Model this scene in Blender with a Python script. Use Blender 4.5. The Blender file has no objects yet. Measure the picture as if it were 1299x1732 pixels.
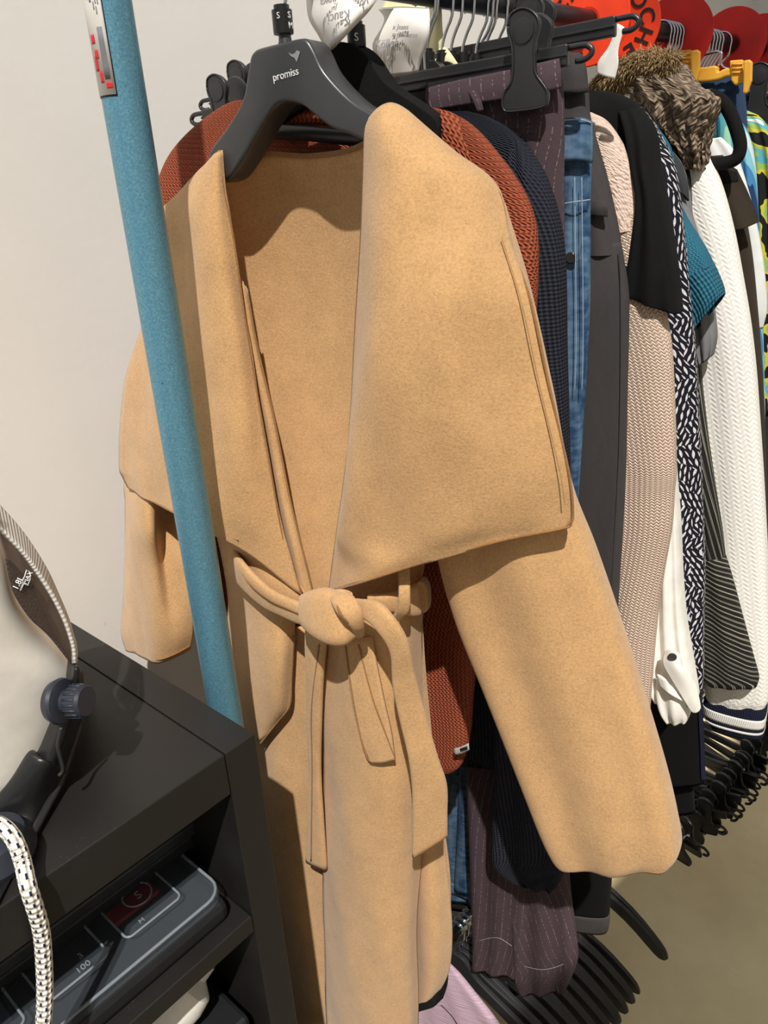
import bpy, bmesh, math, random
from mathutils import Vector, Matrix
random.seed(7)
SC = bpy.context.scene
COL = SC.collection
# ------------------------------------------------------------------ camera
FPX, CX, CY = 1301.0, 649.5, 866.0
BETA, PITCH, ROLL = math.radians(47), math.radians(23), math.radians(3.35)
HC, DH = 1.45, 0.165
RAILZ = HC + DH
fh = Vector((math.cos(BETA), math.sin(BETA), 0)); R0 = Vector((math.sin(BETA), -math.cos(BETA), 0))
FW = fh*math.cos(PITCH) - Vector((0, 0, math.sin(PITCH)))
U0 = fh*math.sin(PITCH) + Vector((0, 0, math.cos(PITCH)))
RT = R0*math.cos(ROLL) - U0*math.sin(ROLL)
UP = R0*math.sin(ROLL) + U0*math.cos(ROLL)
def ray(px, py): return RT*(px-CX) - UP*(py-CY) + FW*FPX
_d = ray(850, 10); _t = DH/_d.z
CAM = Vector((-_t*_d.x, -_t*_d.y, HC))
def onplane(px, py, p0, n):
    d = ray(px, py); return CAM + d*((p0-CAM).dot(n)/d.dot(n))
def onax(px, py, ax, v):
    d = ray(px, py); return CAM + d*((v-CAM[ax])/d[ax])
class Plane:
    """vertical plane through (x0, y0), turned by delta degrees; off moves it towards the room"""
    def __init__(s, x0, delta=12, y0=0.0):
        a = math.radians(delta); s.n = Vector((math.cos(a), math.sin(a), 0)); s.l = Vector((-math.sin(a), math.cos(a), 0)); s.p = Vector((x0, y0, 0))
    def __call__(s, px, py, off=0.0): return onplane(px, py, s.p - s.n*off, s.n)
    def loc(s, y, z, off=0.0): return s.p + s.l*y + Vector((0, 0, z)) - s.n*off
    def rot(s):
        return math.atan2(s.l.y, s.l.x) - math.pi/2
cam_d = bpy.data.cameras.new('camera'); cam_o = bpy.data.objects.new('camera', cam_d); COL.objects.link(cam_o)
cam_d.sensor_fit = 'VERTICAL'; cam_d.sensor_height = 36; cam_d.lens = FPX/1732*36; cam_d.clip_start = .02
m = Matrix((RT, UP, -FW)).transposed().to_4x4(); m.translation = CAM; cam_o.matrix_world = m
SC.camera = cam_o

# ------------------------------------------------------------------ materials
def srgb(r, g, b):
    f = lambda c: (c/255/12.92) if c/255 <= .04045 else ((c/255+.055)/1.055)**2.4
    return (f(r), f(g), f(b), 1)
class NT:
    def __init__(s, name, rough=.8, metal=0, spec=.3):
        s.m = bpy.data.materials.new(name); s.m.use_nodes = True; s.t = s.m.node_tree; s.N = s.t.nodes; s.L = s.t.links
        s.b = s.N['Principled BSDF']; s.b.inputs['Roughness'].default_value = rough; s.b.inputs['Metallic'].default_value = metal
        s.b.inputs['Specular IOR Level'].default_value = spec
    def n(s, t, **k):
        o = s.N.new(t)
        for a, v in k.items(): setattr(o, a, v)
        return o
    def put(s, sock, v):
        if hasattr(v, 'is_linked') or isinstance(v, bpy.types.NodeSocket): s.L.new(v, sock)
        else: sock.default_value = v
    def ma(s, op, a, b=0.0, c=0.0):
        o = s.n('ShaderNodeMath', operation=op); s.put(o.inputs[0], a); s.put(o.inputs[1], b); s.put(o.inputs[2], c); return o.outputs[0]
    def uv(s):
        u = s.n('ShaderNodeUVMap'); x = s.n('ShaderNodeSeparateXYZ'); s.L.new(u.outputs[0], x.inputs[0]); return x.outputs[0], x.outputs[1], u.outputs[0]
    def obj(s): return s.n('ShaderNodeTexCoord').outputs['Object']
    def noise(s, vec, scale, detail=3, rough=.5):
        o = s.n('ShaderNodeTexNoise'); s.L.new(vec, o.inputs['Vector']); o.inputs['Scale'].default_value = scale; o.inputs['Detail'].default_value = detail; o.inputs['Roughness'].default_value = rough; return o.outputs[0]
    def comb(s, x, y, z=0.0):
        o = s.n('ShaderNodeCombineXYZ'); s.put(o.inputs[0], x); s.put(o.inputs[1], y); s.put(o.inputs[2], z); return o.outputs[0]
    def ramp(s, fac, stops):
        o = s.n('ShaderNodeValToRGB'); s.L.new(fac, o.inputs[0]); e = o.color_ramp.elements
        while len(e) < len(stops): e.new(.5)
        for i, (p, c) in enumerate(stops): e[i].position = p; e[i].color = c
        return o.outputs[0]
    def mix(s, fac, a, b):
        o = s.n('ShaderNodeMix', data_type='RGBA'); s.put(o.inputs[0], fac); s.put(o.inputs[6], a); s.put(o.inputs[7], b); return o.outputs[2]
    def col(s, c): s.put(s.b.inputs['Base Color'], c)
    def bump(s, h, dist=.001, strength=1.0):
        o = s.n('ShaderNodeBump'); o.inputs['Distance'].default_value = dist; o.inputs['Strength'].default_value = strength
        s.L.new(h, o.inputs['Height']); s.L.new(o.outputs[0], s.b.inputs['Normal'])
    def tri(s, x): return s.ma('ABSOLUTE', s.ma('SUBTRACT', s.ma('FRACT', x), .5))
    def sin(s, x): return s.ma('SINE', s.ma('MULTIPLY', x, 2*math.pi))
def dim(c, k): return (c[0]*k, c[1]*k, c[2]*k, 1)
def plain(name, c, rough=.5, metal=0, spec=.4, bump=0, scale=300):
    t = NT(name, rough, metal, spec); o = t.obj(); nz = t.noise(o, 40, 3)
    t.col(t.ramp(nz, [(.3, dim(c, .9)), (.7, dim(c, 1.08))]))
    if bump: t.bump(t.noise(o, scale, 3), bump)
    return t.m
def wool(name, c):
    t = NT(name, .95, 0, .1); o = t.obj()
    a = t.noise(o, 420, 4, .75); b = t.noise(o, 40, 3); g = t.noise(o, 1500, 2)
    k = t.ramp(t.ma('ADD', t.ma('MULTIPLY', a, .75), t.ma('MULTIPLY', b, .25)), [(.32, dim(c, .76)), (.5, c), (.68, dim(c, 1.2))])
    t.col(k); t.b.inputs['Sheen Weight'].default_value = .25; t.b.inputs['Sheen Roughness'].default_value = .5
    t.bump(t.ma('ADD', t.ma('MULTIPLY', a, 1.0), t.ma('MULTIPLY', g, .5)), .0008, .8)
    return t.m
def knit(name, c, kind, p=.004, q=.005, depth=.0012, dark=.45, hi=1.15):
    """kinds: chevron (stocking stitch), rib, waffle, cable, loose"""
    t = NT(name, .9, 0, .15); u, v, uvv = t.uv(); nz = t.noise(uvv, 90, 3)
    uu = t.ma('ADD', t.ma('DIVIDE', u, q), t.ma('MULTIPLY', nz, .25)); vv = t.ma('ADD', t.ma('DIVIDE', v, p), t.ma('MULTIPLY', nz, .25))
    if kind == 'chevron':
        h = t.ma('ADD', t.ma('MULTIPLY', t.sin(t.ma('ADD', vv, t.ma('MULTIPLY', t.tri(uu), 1.5))), .5), t.ma('MULTIPLY', t.tri(t.ma('ADD', uu, .0)), -1.6)); h = t.ma('ADD', h, .6)
    elif kind == 'rib':
        h = t.ma('ADD', t.ma('MULTIPLY', t.sin(uu), .5), t.ma('MULTIPLY', t.sin(vv), .25)); h = t.ma('ADD', h, .4)
    elif kind == 'waffle':
        h = t.ma('ADD', t.sin(t.ma('ADD', uu, t.ma('MULTIPLY', t.sin(vv), .22))), t.ma('MULTIPLY', t.sin(t.ma('MULTIPLY', vv, 2.0)), .35)); h = t.ma('ADD', t.ma('MULTIPLY', h, .42), .45)
    elif kind == 'cable':
        h = t.sin(t.ma('ADD', vv, t.ma('MULTIPLY', t.tri(uu), 1.7))); h = t.ma('ADD', t.ma('MULTIPLY', h, .4), t.ma('MULTIPLY', t.sin(t.ma('MULTIPLY', uu, 2.0)), .2)); h = t.ma('ADD', h, .5)
    else:
        w = t.n('ShaderNodeTexVoronoi'); t.L.new(t.comb(t.ma('MULTIPLY', uu, 1.6), vv), w.inputs[0]); w.inputs['Scale'].default_value = 1.0
        h = t.ma('SUBTRACT', 1.0, w.outputs[0])
    f = t.n('ShaderNodeClamp'); t.L.new(h, f.inputs[0])
    t.col(t.ramp(f.outputs[0], [(0, dim(c, dark)), (.4, c), (1, dim(c, hi))])); t.bump(h, depth)
    return t.m
def weave(name, c, var=.2, scale=60, tw=.0012, depth=.0003, extra=None):
    t = NT(name, .85, 0, .2); u, v, uvv = t.uv()
    st = t.noise(t.comb(t.ma('MULTIPLY', u, 3.0), t.ma('MULTIPLY', v, .6)), scale, 4, .6); fine = t.noise(uvv, 900, 2)
    tw_ = t.sin(t.ma('DIVIDE', t.ma('ADD', u, v), tw))
    k = t.ramp(t.ma('ADD', t.ma('MULTIPLY', st, .7), t.ma('MULTIPLY', fine, .3)), [(.25, dim(c, 1-var)), (.5, c), (.75, dim(c, 1+var))])
    if extra: k = extra(t, k, u, v, uvv)
    t.col(k); t.bump(t.ma('ADD', tw_, fine), depth)
    return t.m
def ex_pin(t, k, u, v, uvv):
    uu = t.ma('DIVIDE', u, .0115); ln = t.ma('LESS_THAN', t.ma('FRACT', uu), .06)
    ds = t.ma('GREATER_THAN', t.noise(t.comb(t.ma('MULTIPLY', u, 60.0), t.ma('MULTIPLY', v, 130.0)), 2.2, 1), .5)
    return t.mix(t.ma('MULTIPLY', t.ma('MULTIPLY', ln, ds), .45), k, srgb(205, 190, 185))
def ex_denim(t, k, u, v, uvv):
    fade = t.noise(t.comb(t.ma('MULTIPLY', u, 60.0), t.ma('MULTIPLY', v, 9.0)), 1.0, 4)
    hw = t.noise(t.comb(t.ma('MULTIPLY', u, 60.0), t.ma('MULTIPLY', v, 130.0)), 1.0, 3)
    return t.mix(t.ma('MULTIPLY', t.ramp(t.ma('ADD', t.ma('MULTIPLY', fade, .6), t.ma('MULTIPLY', hw, .4)), [(.4, (0, 0, 0, 1)), (.62, (1, 1, 1, 1))]), .75), k, srgb(128, 162, 192))
def petal(name):
    t = NT(name, .8, 0, .2); u, v, uvv = t.uv(); out = None
    wob = t.ma('MULTIPLY', t.ma('SUBTRACT', t.noise(uvv, 22, 1), .5), 2.2)
    for k, (an, px, py, du) in enumerate(((.35, .0062, .0125, .0), (-.45, .0062, .0125, .37))):
        x = t.ma('DIVIDE', t.ma('ADD', t.ma('MULTIPLY', u, math.cos(an)), t.ma('MULTIPLY', v, math.sin(an))), px)
        y = t.ma('DIVIDE', t.ma('SUBTRACT', t.ma('MULTIPLY', v, math.cos(an)), t.ma('MULTIPLY', u, math.sin(an))), py)
        x = t.ma('ADD', x, wob); col = t.ma('FLOOR', x); y = t.ma('ADD', y, t.ma('MULTIPLY', col, .5 + du*.31))
        fx = t.ma('SUBTRACT', t.ma('FRACT', x), .5); fy = t.ma('SUBTRACT', t.ma('FRACT', y), .5)
        sk = t.ma('MULTIPLY', t.ma('SINE', t.ma('ADD', t.ma('MULTIPLY', t.ma('FLOOR', y), 12.7), t.ma('MULTIPLY', col, 78.2))), .35)
        fx = t.ma('ADD', fx, t.ma('MULTIPLY', fy, sk))
        w = t.ma('MULTIPLY', t.ma('SUBTRACT', .235, t.ma('MULTIPLY', fy, fy)), t.ma('ADD', .95, t.ma('MULTIPLY', sk, .9)))
        g = t.ma('LESS_THAN', t.ma('ABSOLUTE', fx), t.ma('SUBTRACT', w, .02))
        reg = t.ma('GREATER_THAN', t.noise(uvv, 34, 0), .5)
        if k: reg = t.ma('SUBTRACT', 1.0, reg)
        g = t.ma('MULTIPLY', g, reg); out = g if out is None else t.ma('MAXIMUM', out, g)
    sh = t.noise(uvv, 500, 2); t.col(t.mix(out, srgb(22, 22, 34), t.ramp(sh, [(.3, srgb(176, 174, 180)), (.6, srgb(222, 220, 222))]))); return t.m
def stripes(name, cs, period, ang=0.0, nz=.3, seed=0.0):
    t = NT(name, .75, 0, .2); u, v, uvv = t.uv()
    x = t.ma('ADD', t.ma('MULTIPLY', u, math.cos(ang)), t.ma('MULTIPLY', v, math.sin(ang)))
    f = t.ma('ADD', t.ma('DIVIDE', x, period), seed)
    g = t.noise(t.comb(t.ma('MULTIPLY', f, 1.0), t.ma('MULTIPLY', v, 1.2), seed), 2.0, 3, .6)
    r = t.ramp(t.ma('ADD', t.ma('MULTIPLY', t.tri(f), 1.0), t.ma('MULTIPLY', t.ma('SUBTRACT', g, .5), nz)), cs)
    t.N[-1].color_ramp.interpolation = 'CONSTANT' if len(cs) > 3 else 'LINEAR'
    t.col(r); return t.m
def blotch(name, stops, scale=14, sx=1.0, sy=.35):
    t = NT(name, .75, 0, .2); u, v, uvv = t.uv(); g = t.noise(t.comb(t.ma('MULTIPLY', u, sx), t.ma('MULTIPLY', v, sy)), scale, 2, .5)
    r = t.ramp(g, stops); t.N[-1].color_ramp.interpolation = 'CONSTANT'; t.col(r); return t.m
M = {}
CAMEL = srgb(200, 158, 110)
M['camel'] = wool('camel_wool', CAMEL)
M['camel_edge'] = wool('camel_edge_stitch', srgb(150, 108, 62))
M['camel_stitch'] = wool('camel_stitching', srgb(180, 138, 90))
M['rust'] = knit('rust_knit', srgb(158, 82, 58), 'waffle', .0078, .0052, .0012, .5, 1.2)
M['navy'] = knit('navy_knit', srgb(42, 44, 54), 'rib', .0038, .0052, .0012, .5, 1.35)
M['pinstripe'] = weave('pinstripe_wool', srgb(86, 70, 76), .12, 60, .0016, .0002, ex_pin)
M['denim'] = weave('blue_denim', srgb(46, 78, 116), .25, 90, .0016, .0003, ex_denim)
M['denim_dark'] = weave('dark_denim', srgb(52, 74, 106), .2, 90, .0016, .0003)
M['stitch'] = plain('pale_stitching', srgb(150, 166, 184), .8)
M['charcoal'] = weave('charcoal_twill', srgb(74, 70, 70), .12, 50, .0016, .0002)
M['black_twill'] = weave('black_twill', srgb(26, 25, 27), .12, 50)
M['frayed'] = weave('frayed_grey_hem', srgb(98, 94, 92), .4, 300)
M['pink'] = knit('blush_knit', srgb(232, 206, 186), 'chevron', .0042, .0062, .0009, .74, 1.12)
M['pink_loose'] = knit('blush_loose_knit', srgb(228, 202, 186), 'loose', .0045, .0035, .0012, .5, 1.1)
M['tee'] = plain('black_jersey', srgb(21, 21, 22), .9, 0, .15, .0003, 600)
M['petal'] = petal('petal_print')
M['cotton'] = plain('white_cotton', srgb(240, 236, 228), .85, 0, .2, .0003, 90)
M['teal'] = knit('teal_knit', srgb(50, 108, 130), 'waffle', .005, .004, .0008, .5, 1.25)
M['teal_rib'] = knit('teal_rib', srgb(48, 104, 126), 'rib', .008, .0045, .0012, .5, 1.25)
M['grey_jersey'] = plain('grey_jersey', srgb(122, 122, 124), .9, 0, .1)
M['dark_jersey'] = plain('charcoal_jersey', srgb(62, 63, 66), .9, 0, .1)
M['stripe'] = stripes('black_cream_stripe', [(0, srgb(30, 30, 30)), (.34, srgb(34, 34, 34)), (.385, srgb(190, 182, 160)), (.43, srgb(38, 38, 38))], .0080, 0, .45)
M['stripe_diag'] = stripes('black_cream_diagonal', [(0, srgb(30, 30, 30)), (.33, srgb(34, 34, 34)), (.38, srgb(196, 188, 164)), (.44, srgb(38, 38, 38))], .0080, math.radians(128), .34, 3.0)
M['quilt'] = knit('white_quilted_jersey', srgb(240, 237, 230), 'cable', .0072, .0125, .00045, .95, 1.01)
M['rib_navy'] = knit('navy_cuff_rib', srgb(34, 36, 56), 'rib', .2, .003, .0006, .6, 1.2)
M['rib_white'] = knit('white_cuff_rib', srgb(236, 234, 228), 'rib', .2, .003, .0006, .85, 1.0)
M['khaki'] = weave('dark_khaki_cotton', srgb(70, 60, 50), .12, 50)
M['brown_knit'] = knit('brown_chunky_knit', srgb(158, 138, 118), 'chevron', .011, .014, .003, .45, 1.2)
M['fur'] = plain('brown_fur', srgb(172, 146, 104), .8)
M['fur_dark'] = plain('dark_brown_fur', srgb(116, 90, 60), .8)
M['heather'] = weave('grey_heather', srgb(128, 128, 128), .5, 160)
M['heather_dark'] = weave('dark_heather', srgb(70, 70, 74), .6, 260)
M['aqua'] = blotch('aqua_print', [(0, srgb(30, 60, 100)), (.4, srgb(70, 130, 180)), (.5, srgb(130, 190, 205)), (.62, srgb(205, 220, 222))], 22)
M['lime'] = blotch('lime_print', [(0, srgb(25, 26, 28)), (.44, srgb(200, 190, 60)), (.5, srgb(150, 180, 90)), (.58, srgb(90, 165, 180)), (.66, srgb(220, 226, 220))], 26, 1, .8)
M['teal_stripe'] = blotch('teal_streak_print', [(0, srgb(40, 110, 130)), (.48, srgb(90, 165, 175)), (.58, srgb(150, 200, 170))], 40, 1, .12)
M['white_linen'] = plain('pale_linen', srgb(222, 224, 222), .85)
def lil():
    t = NT('lilac_crepe', .8, 0, .2); u, v, uvv = t.uv(); g = t.noise(t.comb(t.ma('MULTIPLY', u, 1.0), t.ma('MULTIPLY', v, .06)), 300, 3)
    t.col(t.ramp(g, [(.3, srgb(168, 140, 158)), (.7, srgb(204, 178, 192))])); t.bump(g, .001); return t.m
M['lilac'] = lil()
M['plastic'] = plain('black_plastic', srgb(42, 42, 44), .33, 0, .5, .00005, 500)
M['plastic_grey'] = plain('dark_grey_satin_plastic', srgb(58, 58, 60), .32, 0, .5)
M['plastic_dark'] = plain('deep_black_plastic', srgb(26, 26, 27), .35, 0, .5)
M['velvet'] = plain('black_velvet', srgb(27, 27, 27), .95, 0, .1, .0004, 250)
M['chrome'] = plain('chrome', srgb(205, 210, 216), .14, 1.0)
M['rail_metal'] = plain('dark_rail_steel', srgb(58, 60, 66), .35, .8)
M['orange'] = plain('orange_red_plastic', srgb(236, 64, 28), .42, 0, .4)
M['red'] = plain('red_plastic', srgb(206, 34, 26), .4, 0, .4)
M['yellow'] = plain('yellow_plastic', srgb(232, 172, 60), .5, 0, .4)
M['ink'] = plain('black_ink', srgb(25, 22, 22), .7)
M['pencil'] = plain('grey_pencil', srgb(168, 162, 164), .8)
M['white_ink'] = plain('white_print', srgb(232, 232, 232), .6)
M['silver_print'] = plain('silver_print', srgb(140, 140, 142), .5)
M['paper'] = plain('white_paper', srgb(236, 232, 226), .9)
M['paper_yellow'] = plain('yellow_note_paper', srgb(232, 224, 178), .9)
M['label_grey'] = plain('woven_label', srgb(170, 170, 168), .8)
M['button'] = plain('dark_metal_button', srgb(88, 84, 80), .35, .7)
def pole_m():
    t = NT('blue_hammered_paint', .34, .45, .5); o = t.obj(); g = t.noise(o, 520, 4, .7); w = t.noise(o, 90, 3, .7)
    k = t.ramp(g, [(.3, srgb(84, 134, 156)), (.55, srgb(104, 158, 182)), (.75, srgb(128, 180, 202))])
    chip = t.ramp(w, [(.73, (0, 0, 0, 1)), (.75, (1, 1, 1, 1))]); t.col(t.mix(chip, k, srgb(70, 78, 80))); t.bump(g, .0003); return t.m
M['pole'] = pole_m()
def cab_m():
    t = NT('black_laminate', .42, 0, .4); o = t.obj(); sc = t.n('ShaderNodeMapping'); sc.inputs['Scale'].default_value = (1, .25, 1); sc.inputs['Rotation'].default_value = (0, 0, .5); t.L.new(o, sc.inputs[0])
    g = t.noise(sc.outputs[0], 900, 2, .8); d = t.noise(o, 9, 4)
    sp = t.ramp(t.ma('MULTIPLY', g, t.ma('ADD', d, .45)), [(.72, (0, 0, 0, 1)), (.82, (.3, .3, .3, 1))])
    t.col(t.mix(sp, srgb(33, 31, 30), srgb(140, 134, 124))); t.put(t.b.inputs['Roughness'], t.ramp(d, [(.3, (.34, .34, .34, 1)), (.7, (.55, .55, .55, 1))])); return t.m
M['cab'] = cab_m()
def wall_m():
    t = NT('white_wall_paint', .92, 0, .1); o = t.obj(); g = t.noise(o, 3, 4); h = t.noise(o, 90, 4)
    w = t.ramp(t.noise(o, 28, 2, .7), [(.745, (0, 0, 0, 1)), (.76, (.3, .3, .3, 1))])
    t.col(t.mix(w, t.ramp(g, [(.3, srgb(230, 226, 219)), (.7, srgb(238, 234, 228))]), srgb(190, 184, 176))); t.bump(h, .0002); return t.m
M['wall'] = wall_m()
def floor_m():
    t = NT('stained_concrete', .5, 0, .35); o = t.obj(); g = t.noise(o, 3.2, 6, .6); h = t.noise(o, 35, 5, .7)
    sc = t.ramp(t.noise(o, 7, 8, .75), [(.60, (0, 0, 0, 1)), (.72, (.7, .7, .7, 1))])
    k = t.ramp(g, [(.3, srgb(212, 195, 156)), (.5, srgb(228, 211, 170)), (.7, srgb(240, 224, 184))])
    t.col(t.mix(sc, k, srgb(246, 234, 204))); t.put(t.b.inputs['Roughness'], t.ramp(h, [(.3, (.4, .4, .4, 1)), (.7, (.65, .65, .65, 1))])); t.bump(h, .0008); return t.m
M['floor'] = floor_m()
M['kettle'] = plain('cream_white_shell', srgb(228, 222, 212), .35, 0, .5)
def rim_m():
    t = NT('pale_ribbed_rim', .5, 0, .3); u, v, uvv = t.uv(); h = t.sin(t.ma('DIVIDE', t.ma('ADD', v, t.ma('MULTIPLY', u, .3)), .0042)); t.col(t.ramp(t.ma('ADD', t.ma('MULTIPLY', h, .5), .5), [(.2, srgb(204, 199, 193)), (.8, srgb(222, 218, 212))])); t.bump(h, .00015); return t.m
M['kettle_rim'] = rim_m()
def glass(name, c, a, rough=.08):
    t = NT(name, rough, 0, .5); t.b.inputs['Base Color'].default_value = c; t.b.inputs['Alpha'].default_value = a; return t.m
M['smoke'] = glass('smoky_tank_plastic', srgb(96, 80, 70), .32)
M['smoke_back'] = plain('smoky_tank_back', srgb(120, 102, 90), .5)
M['clear'] = glass('clear_lid_plastic', srgb(120, 130, 140), .13, .12)
M['clear_rib'] = glass('clear_lid_edge', srgb(165, 174, 182), .4, .2)
def grid_m():
    t = NT('dark_filter_mesh', .6, 0, .3); u, v, uvv = t.uv(); h = t.ma('MULTIPLY', t.sin(t.ma('DIVIDE', u, .005)), t.sin(t.ma('DIVIDE', v, .004)))
    t.col(t.ramp(h, [(.2, srgb(20, 22, 30)), (.7, srgb(58, 60, 70))])); t.bump(h, .0006); return t.m
M['mesh'] = grid_m()
def cord_m():
    t = NT('white_braided_cord', .85, 0, .2); u, v, uvv = t.uv()
    iu = t.ma('FLOOR', t.ma('DIVIDE', u, .0042)); uu = t.ma('FRACT', t.ma('DIVIDE', u, .0042)); vv = t.ma('FRACT', t.ma('ADD', t.ma('DIVIDE', v, .010), t.ma('MULTIPLY', iu, .5)))
    g = t.ma('MULTIPLY', t.ma('LESS_THAN', uu, .42), t.ma('LESS_THAN', vv, .34)); t.col(t.mix(g, srgb(232, 228, 220), srgb(40, 42, 62)))
    t.bump(t.ma('ADD', t.sin(t.ma('DIVIDE', u, .0042)), t.sin(t.ma('DIVIDE', v, .005))), .0005); return t.m
M['cord'] = cord_m()
M['knob'] = plain('slate_grey_plastic', srgb(46, 50, 60), .45)
M['stick_white'] = plain('white_sticker', srgb(238, 234, 228), .5)
M['stick_red'] = plain('red_sticker_ink', srgb(214, 40, 52), .5)
M['stick_grey'] = plain('grey_sticker_ink', srgb(120, 120, 126), .5)
M['stick_navy'] = plain('navy_sticker_ink', srgb(40, 42, 72), .5)
M['bottle'] = plain('white_bottle_plastic', srgb(232, 228, 220), .35)
M['bottle_yellow'] = plain('yellow_label_print', srgb(224, 170, 40), .5)
M['case'] = plain('black_case_plastic', srgb(30, 31, 34), .45)
M['maroon'] = plain('dark_red_plastic', srgb(110, 36, 36), .5)
M['steelblue'] = plain('blue_grey_plastic', srgb(70, 84, 104), .5)

# ------------------------------------------------------------------ object helpers
def link(name, me, mat=None, parent=None, smooth=True):
    o = bpy.data.objects.new(name, me); COL.objects.link(o)
    if mat: me.materials.append(mat)
    if smooth:
        for p in me.polygons: p.use_smooth = True
    if parent: par(o, parent)
    return o
def par(o, parent):
    o.parent = parent; o.matrix_parent_inverse = Matrix.LocRotScale(parent.location, parent.rotation_euler, parent.scale).inverted()
def tag(o, label, cat, group=None, kind=None):
    o['label'] = label; o['category'] = cat
    if group: o['group'] = group
    if kind: o['kind'] = kind
    return o
def struct(o, label=None):
    o['kind'] = 'structure'
    if label: o['label'] = label
    return o
def thing(name, label, cat, loc=(0, 0, 0), group=None, rotz=0.0):
    o = bpy.data.objects.new(name, None); COL.objects.link(o); o.location = loc; o.rotation_euler = (0, 0, rotz); o.empty_display_size = .05
    return tag(o, label, cat, group)
def copy_tree(o, par_=None):
    c = o.copy(); COL.objects.link(c)
    if par_ is not None:
        c.parent = par_; c.matrix_parent_inverse = o.matrix_parent_inverse.copy()
    for ch in list(o.children): copy_tree(ch, c)
    return c
def bevel(o, w=.002, seg=2, ang=40):
    b = o.modifiers.new('bevel', 'BEVEL'); b.width = w; b.segments = seg; b.limit_method = 'ANGLE'; b.angle_limit = math.radians(ang); b.use_clamp_overlap = True
    return o
def flat_normals(o):
    for p in o.data.polygons: p.use_smooth = False
    return o
def cr(p0, p1, p2, p3, t):
    return .5*((2*p1) + (p2-p0)*t + (2*p0-5*p1+4*p2-p3)*t*t + (3*p1-p0-3*p2+p3)*t*t*t)
def spline(pts, n):
    """catmull-rom through pts, n samples, knots evenly spread"""
    k = len(pts); out = []
    if k == 1: return [pts[0].copy() for _ in range(n)]
    for i in range(n):
        x = i/(n-1)*(k-1); j = min(int(x), k-2); t = x-j
        p1, p2 = pts[j], pts[j+1]; p0 = pts[j-1] if j else p1*2-p2; p3 = pts[j+2] if j+2 < k else p2*2-p1
        out.append(cr(p0, p1, p2, p3, t))
    return out
def V(*a): return Vector(a)
def grid_mesh(name, rows, closed=False):
    me = bpy.data.meshes.new(name); nv = len(rows); nu = len(rows[0]); vs = [p for r in rows for p in r]; fs = []; uvs = []
    us = [[0.0] for _ in rows]
    for j, r in enumerate(rows):
        for i in range(1, nu + (1 if closed else 0)): us[j].append(us[j][-1] + (r[i % nu]-r[i-1]).length)
    midl = nu//2
    vv = [0.0]
    for j in range(1, nv): vv.append(vv[-1] + max((rows[j][i]-rows[j-1][i]).length for i in (0, midl)))
    c0 = [0.0 if closed else us[j][midl] for j in range(nv)]
    for j in range(nv-1):
        for i in range(nu if closed else nu-1):
            i2 = (i+1) % nu; fs.append((j*nu+i, j*nu+i2, (j+1)*nu+i2, (j+1)*nu+i))
            for jj, ii in ((j, i), (j, i+1), (j+1, i+1), (j+1, i)): uvs.append((us[jj][ii]-c0[jj], -vv[jj]))
    me.from_pydata(vs, [], fs); l = me.uv_layers.new(name='UVMap')
    for k, w in enumerate(uvs): l.data[k].uv = w
    me.update(); return me
def surf(name, P, rows, mat, parent, nu=26, nv=40, thick=.004, wob=0.0, doff=0.0):
    """cloth surface through control rows of (px, py, offset) on plane P"""
    R = [spline([P(*c[:2], (c[2] if len(c) > 2 else 0)+doff) for c in r], nu) for r in rows]
    cols = [spline([R[j][i] for j in range(len(R))], nv) for i in range(nu)]
    G = [[cols[i][j] for i in range(nu)] for j in range(nv)]
    if wob:
        for j in range(nv):
            for i in range(nu):
                q = G[j][i]; G[j][i] = q - P.n*wob*(math.sin(q.z*31+q.y*47)+.6*math.sin(q.y*90-q.z*22))
    me = grid_mesh(name, G); o = link(name, me, mat, parent)
    s = o.modifiers.new('solid', 'SOLIDIFY'); s.thickness = thick; s.offset = 0; s.use_rim = True
    return o
def ring_loft(name, rings, mat, parent, hem=.02, capt=True, nv=None, closed_bottom=False):
    """rings: lists of equal length of points -> closed tube, hem turned in"""
    if nv:
        n = len(rings[0]); cols = [spline([r[i] for r in rings], nv) for i in range(n)]; rings = [[cols[i][j] for i in range(n)] for j in range(nv)]
    n = len(rings[0]); me = grid_mesh(name, rings, True); bm = bmesh.new(); bm.from_mesh(me); bm.verts.ensure_lookup_table()
    uvl = bm.loops.layers.uv.active
    def cap(base, ring):
        c = sum(ring, Vector())/n; cv = bm.verts.new(c); bm.verts.ensure_lookup_table()
        for i in range(n):
            f = bm.faces.new((bm.verts[base+i], bm.verts[base+(i+1) % n], cv))
            for lp in f.loops: lp[uvl].uv = (lp.vert.co.y, lp.vert.co.z)
        bm.verts.ensure_lookup_table()
    L = len(rings)
    if capt: cap(0, rings[0])
    last = rings[-1]; base = (L-1)*n
    if closed_bottom: cap(base, last)
    elif hem:
        c = sum(last, Vector())/n; up = (sum(rings[-2], Vector())/n - c).normalized()
        prev = base
        inner = [c + (p-c)*.8 + up*hem for p in last]; b2 = len(bm.verts)
        for p in inner: bm.verts.new(p)
        bm.verts.ensure_lookup_table()
        for i in range(n):
            f = bm.faces.new((bm.verts[base+i], bm.verts[base+(i+1) % n], bm.verts[b2+(i+1) % n], bm.verts[b2+i]))
            for lp in f.loops: lp[uvl].uv = (lp.vert.co.y, lp.vert.co.z)
        cap(b2, inner)
    bmesh.ops.recalc_face_normals(bm, faces=bm.faces); bm.to_mesh(me); bm.free()
    return link(name, me, mat, parent)
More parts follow.
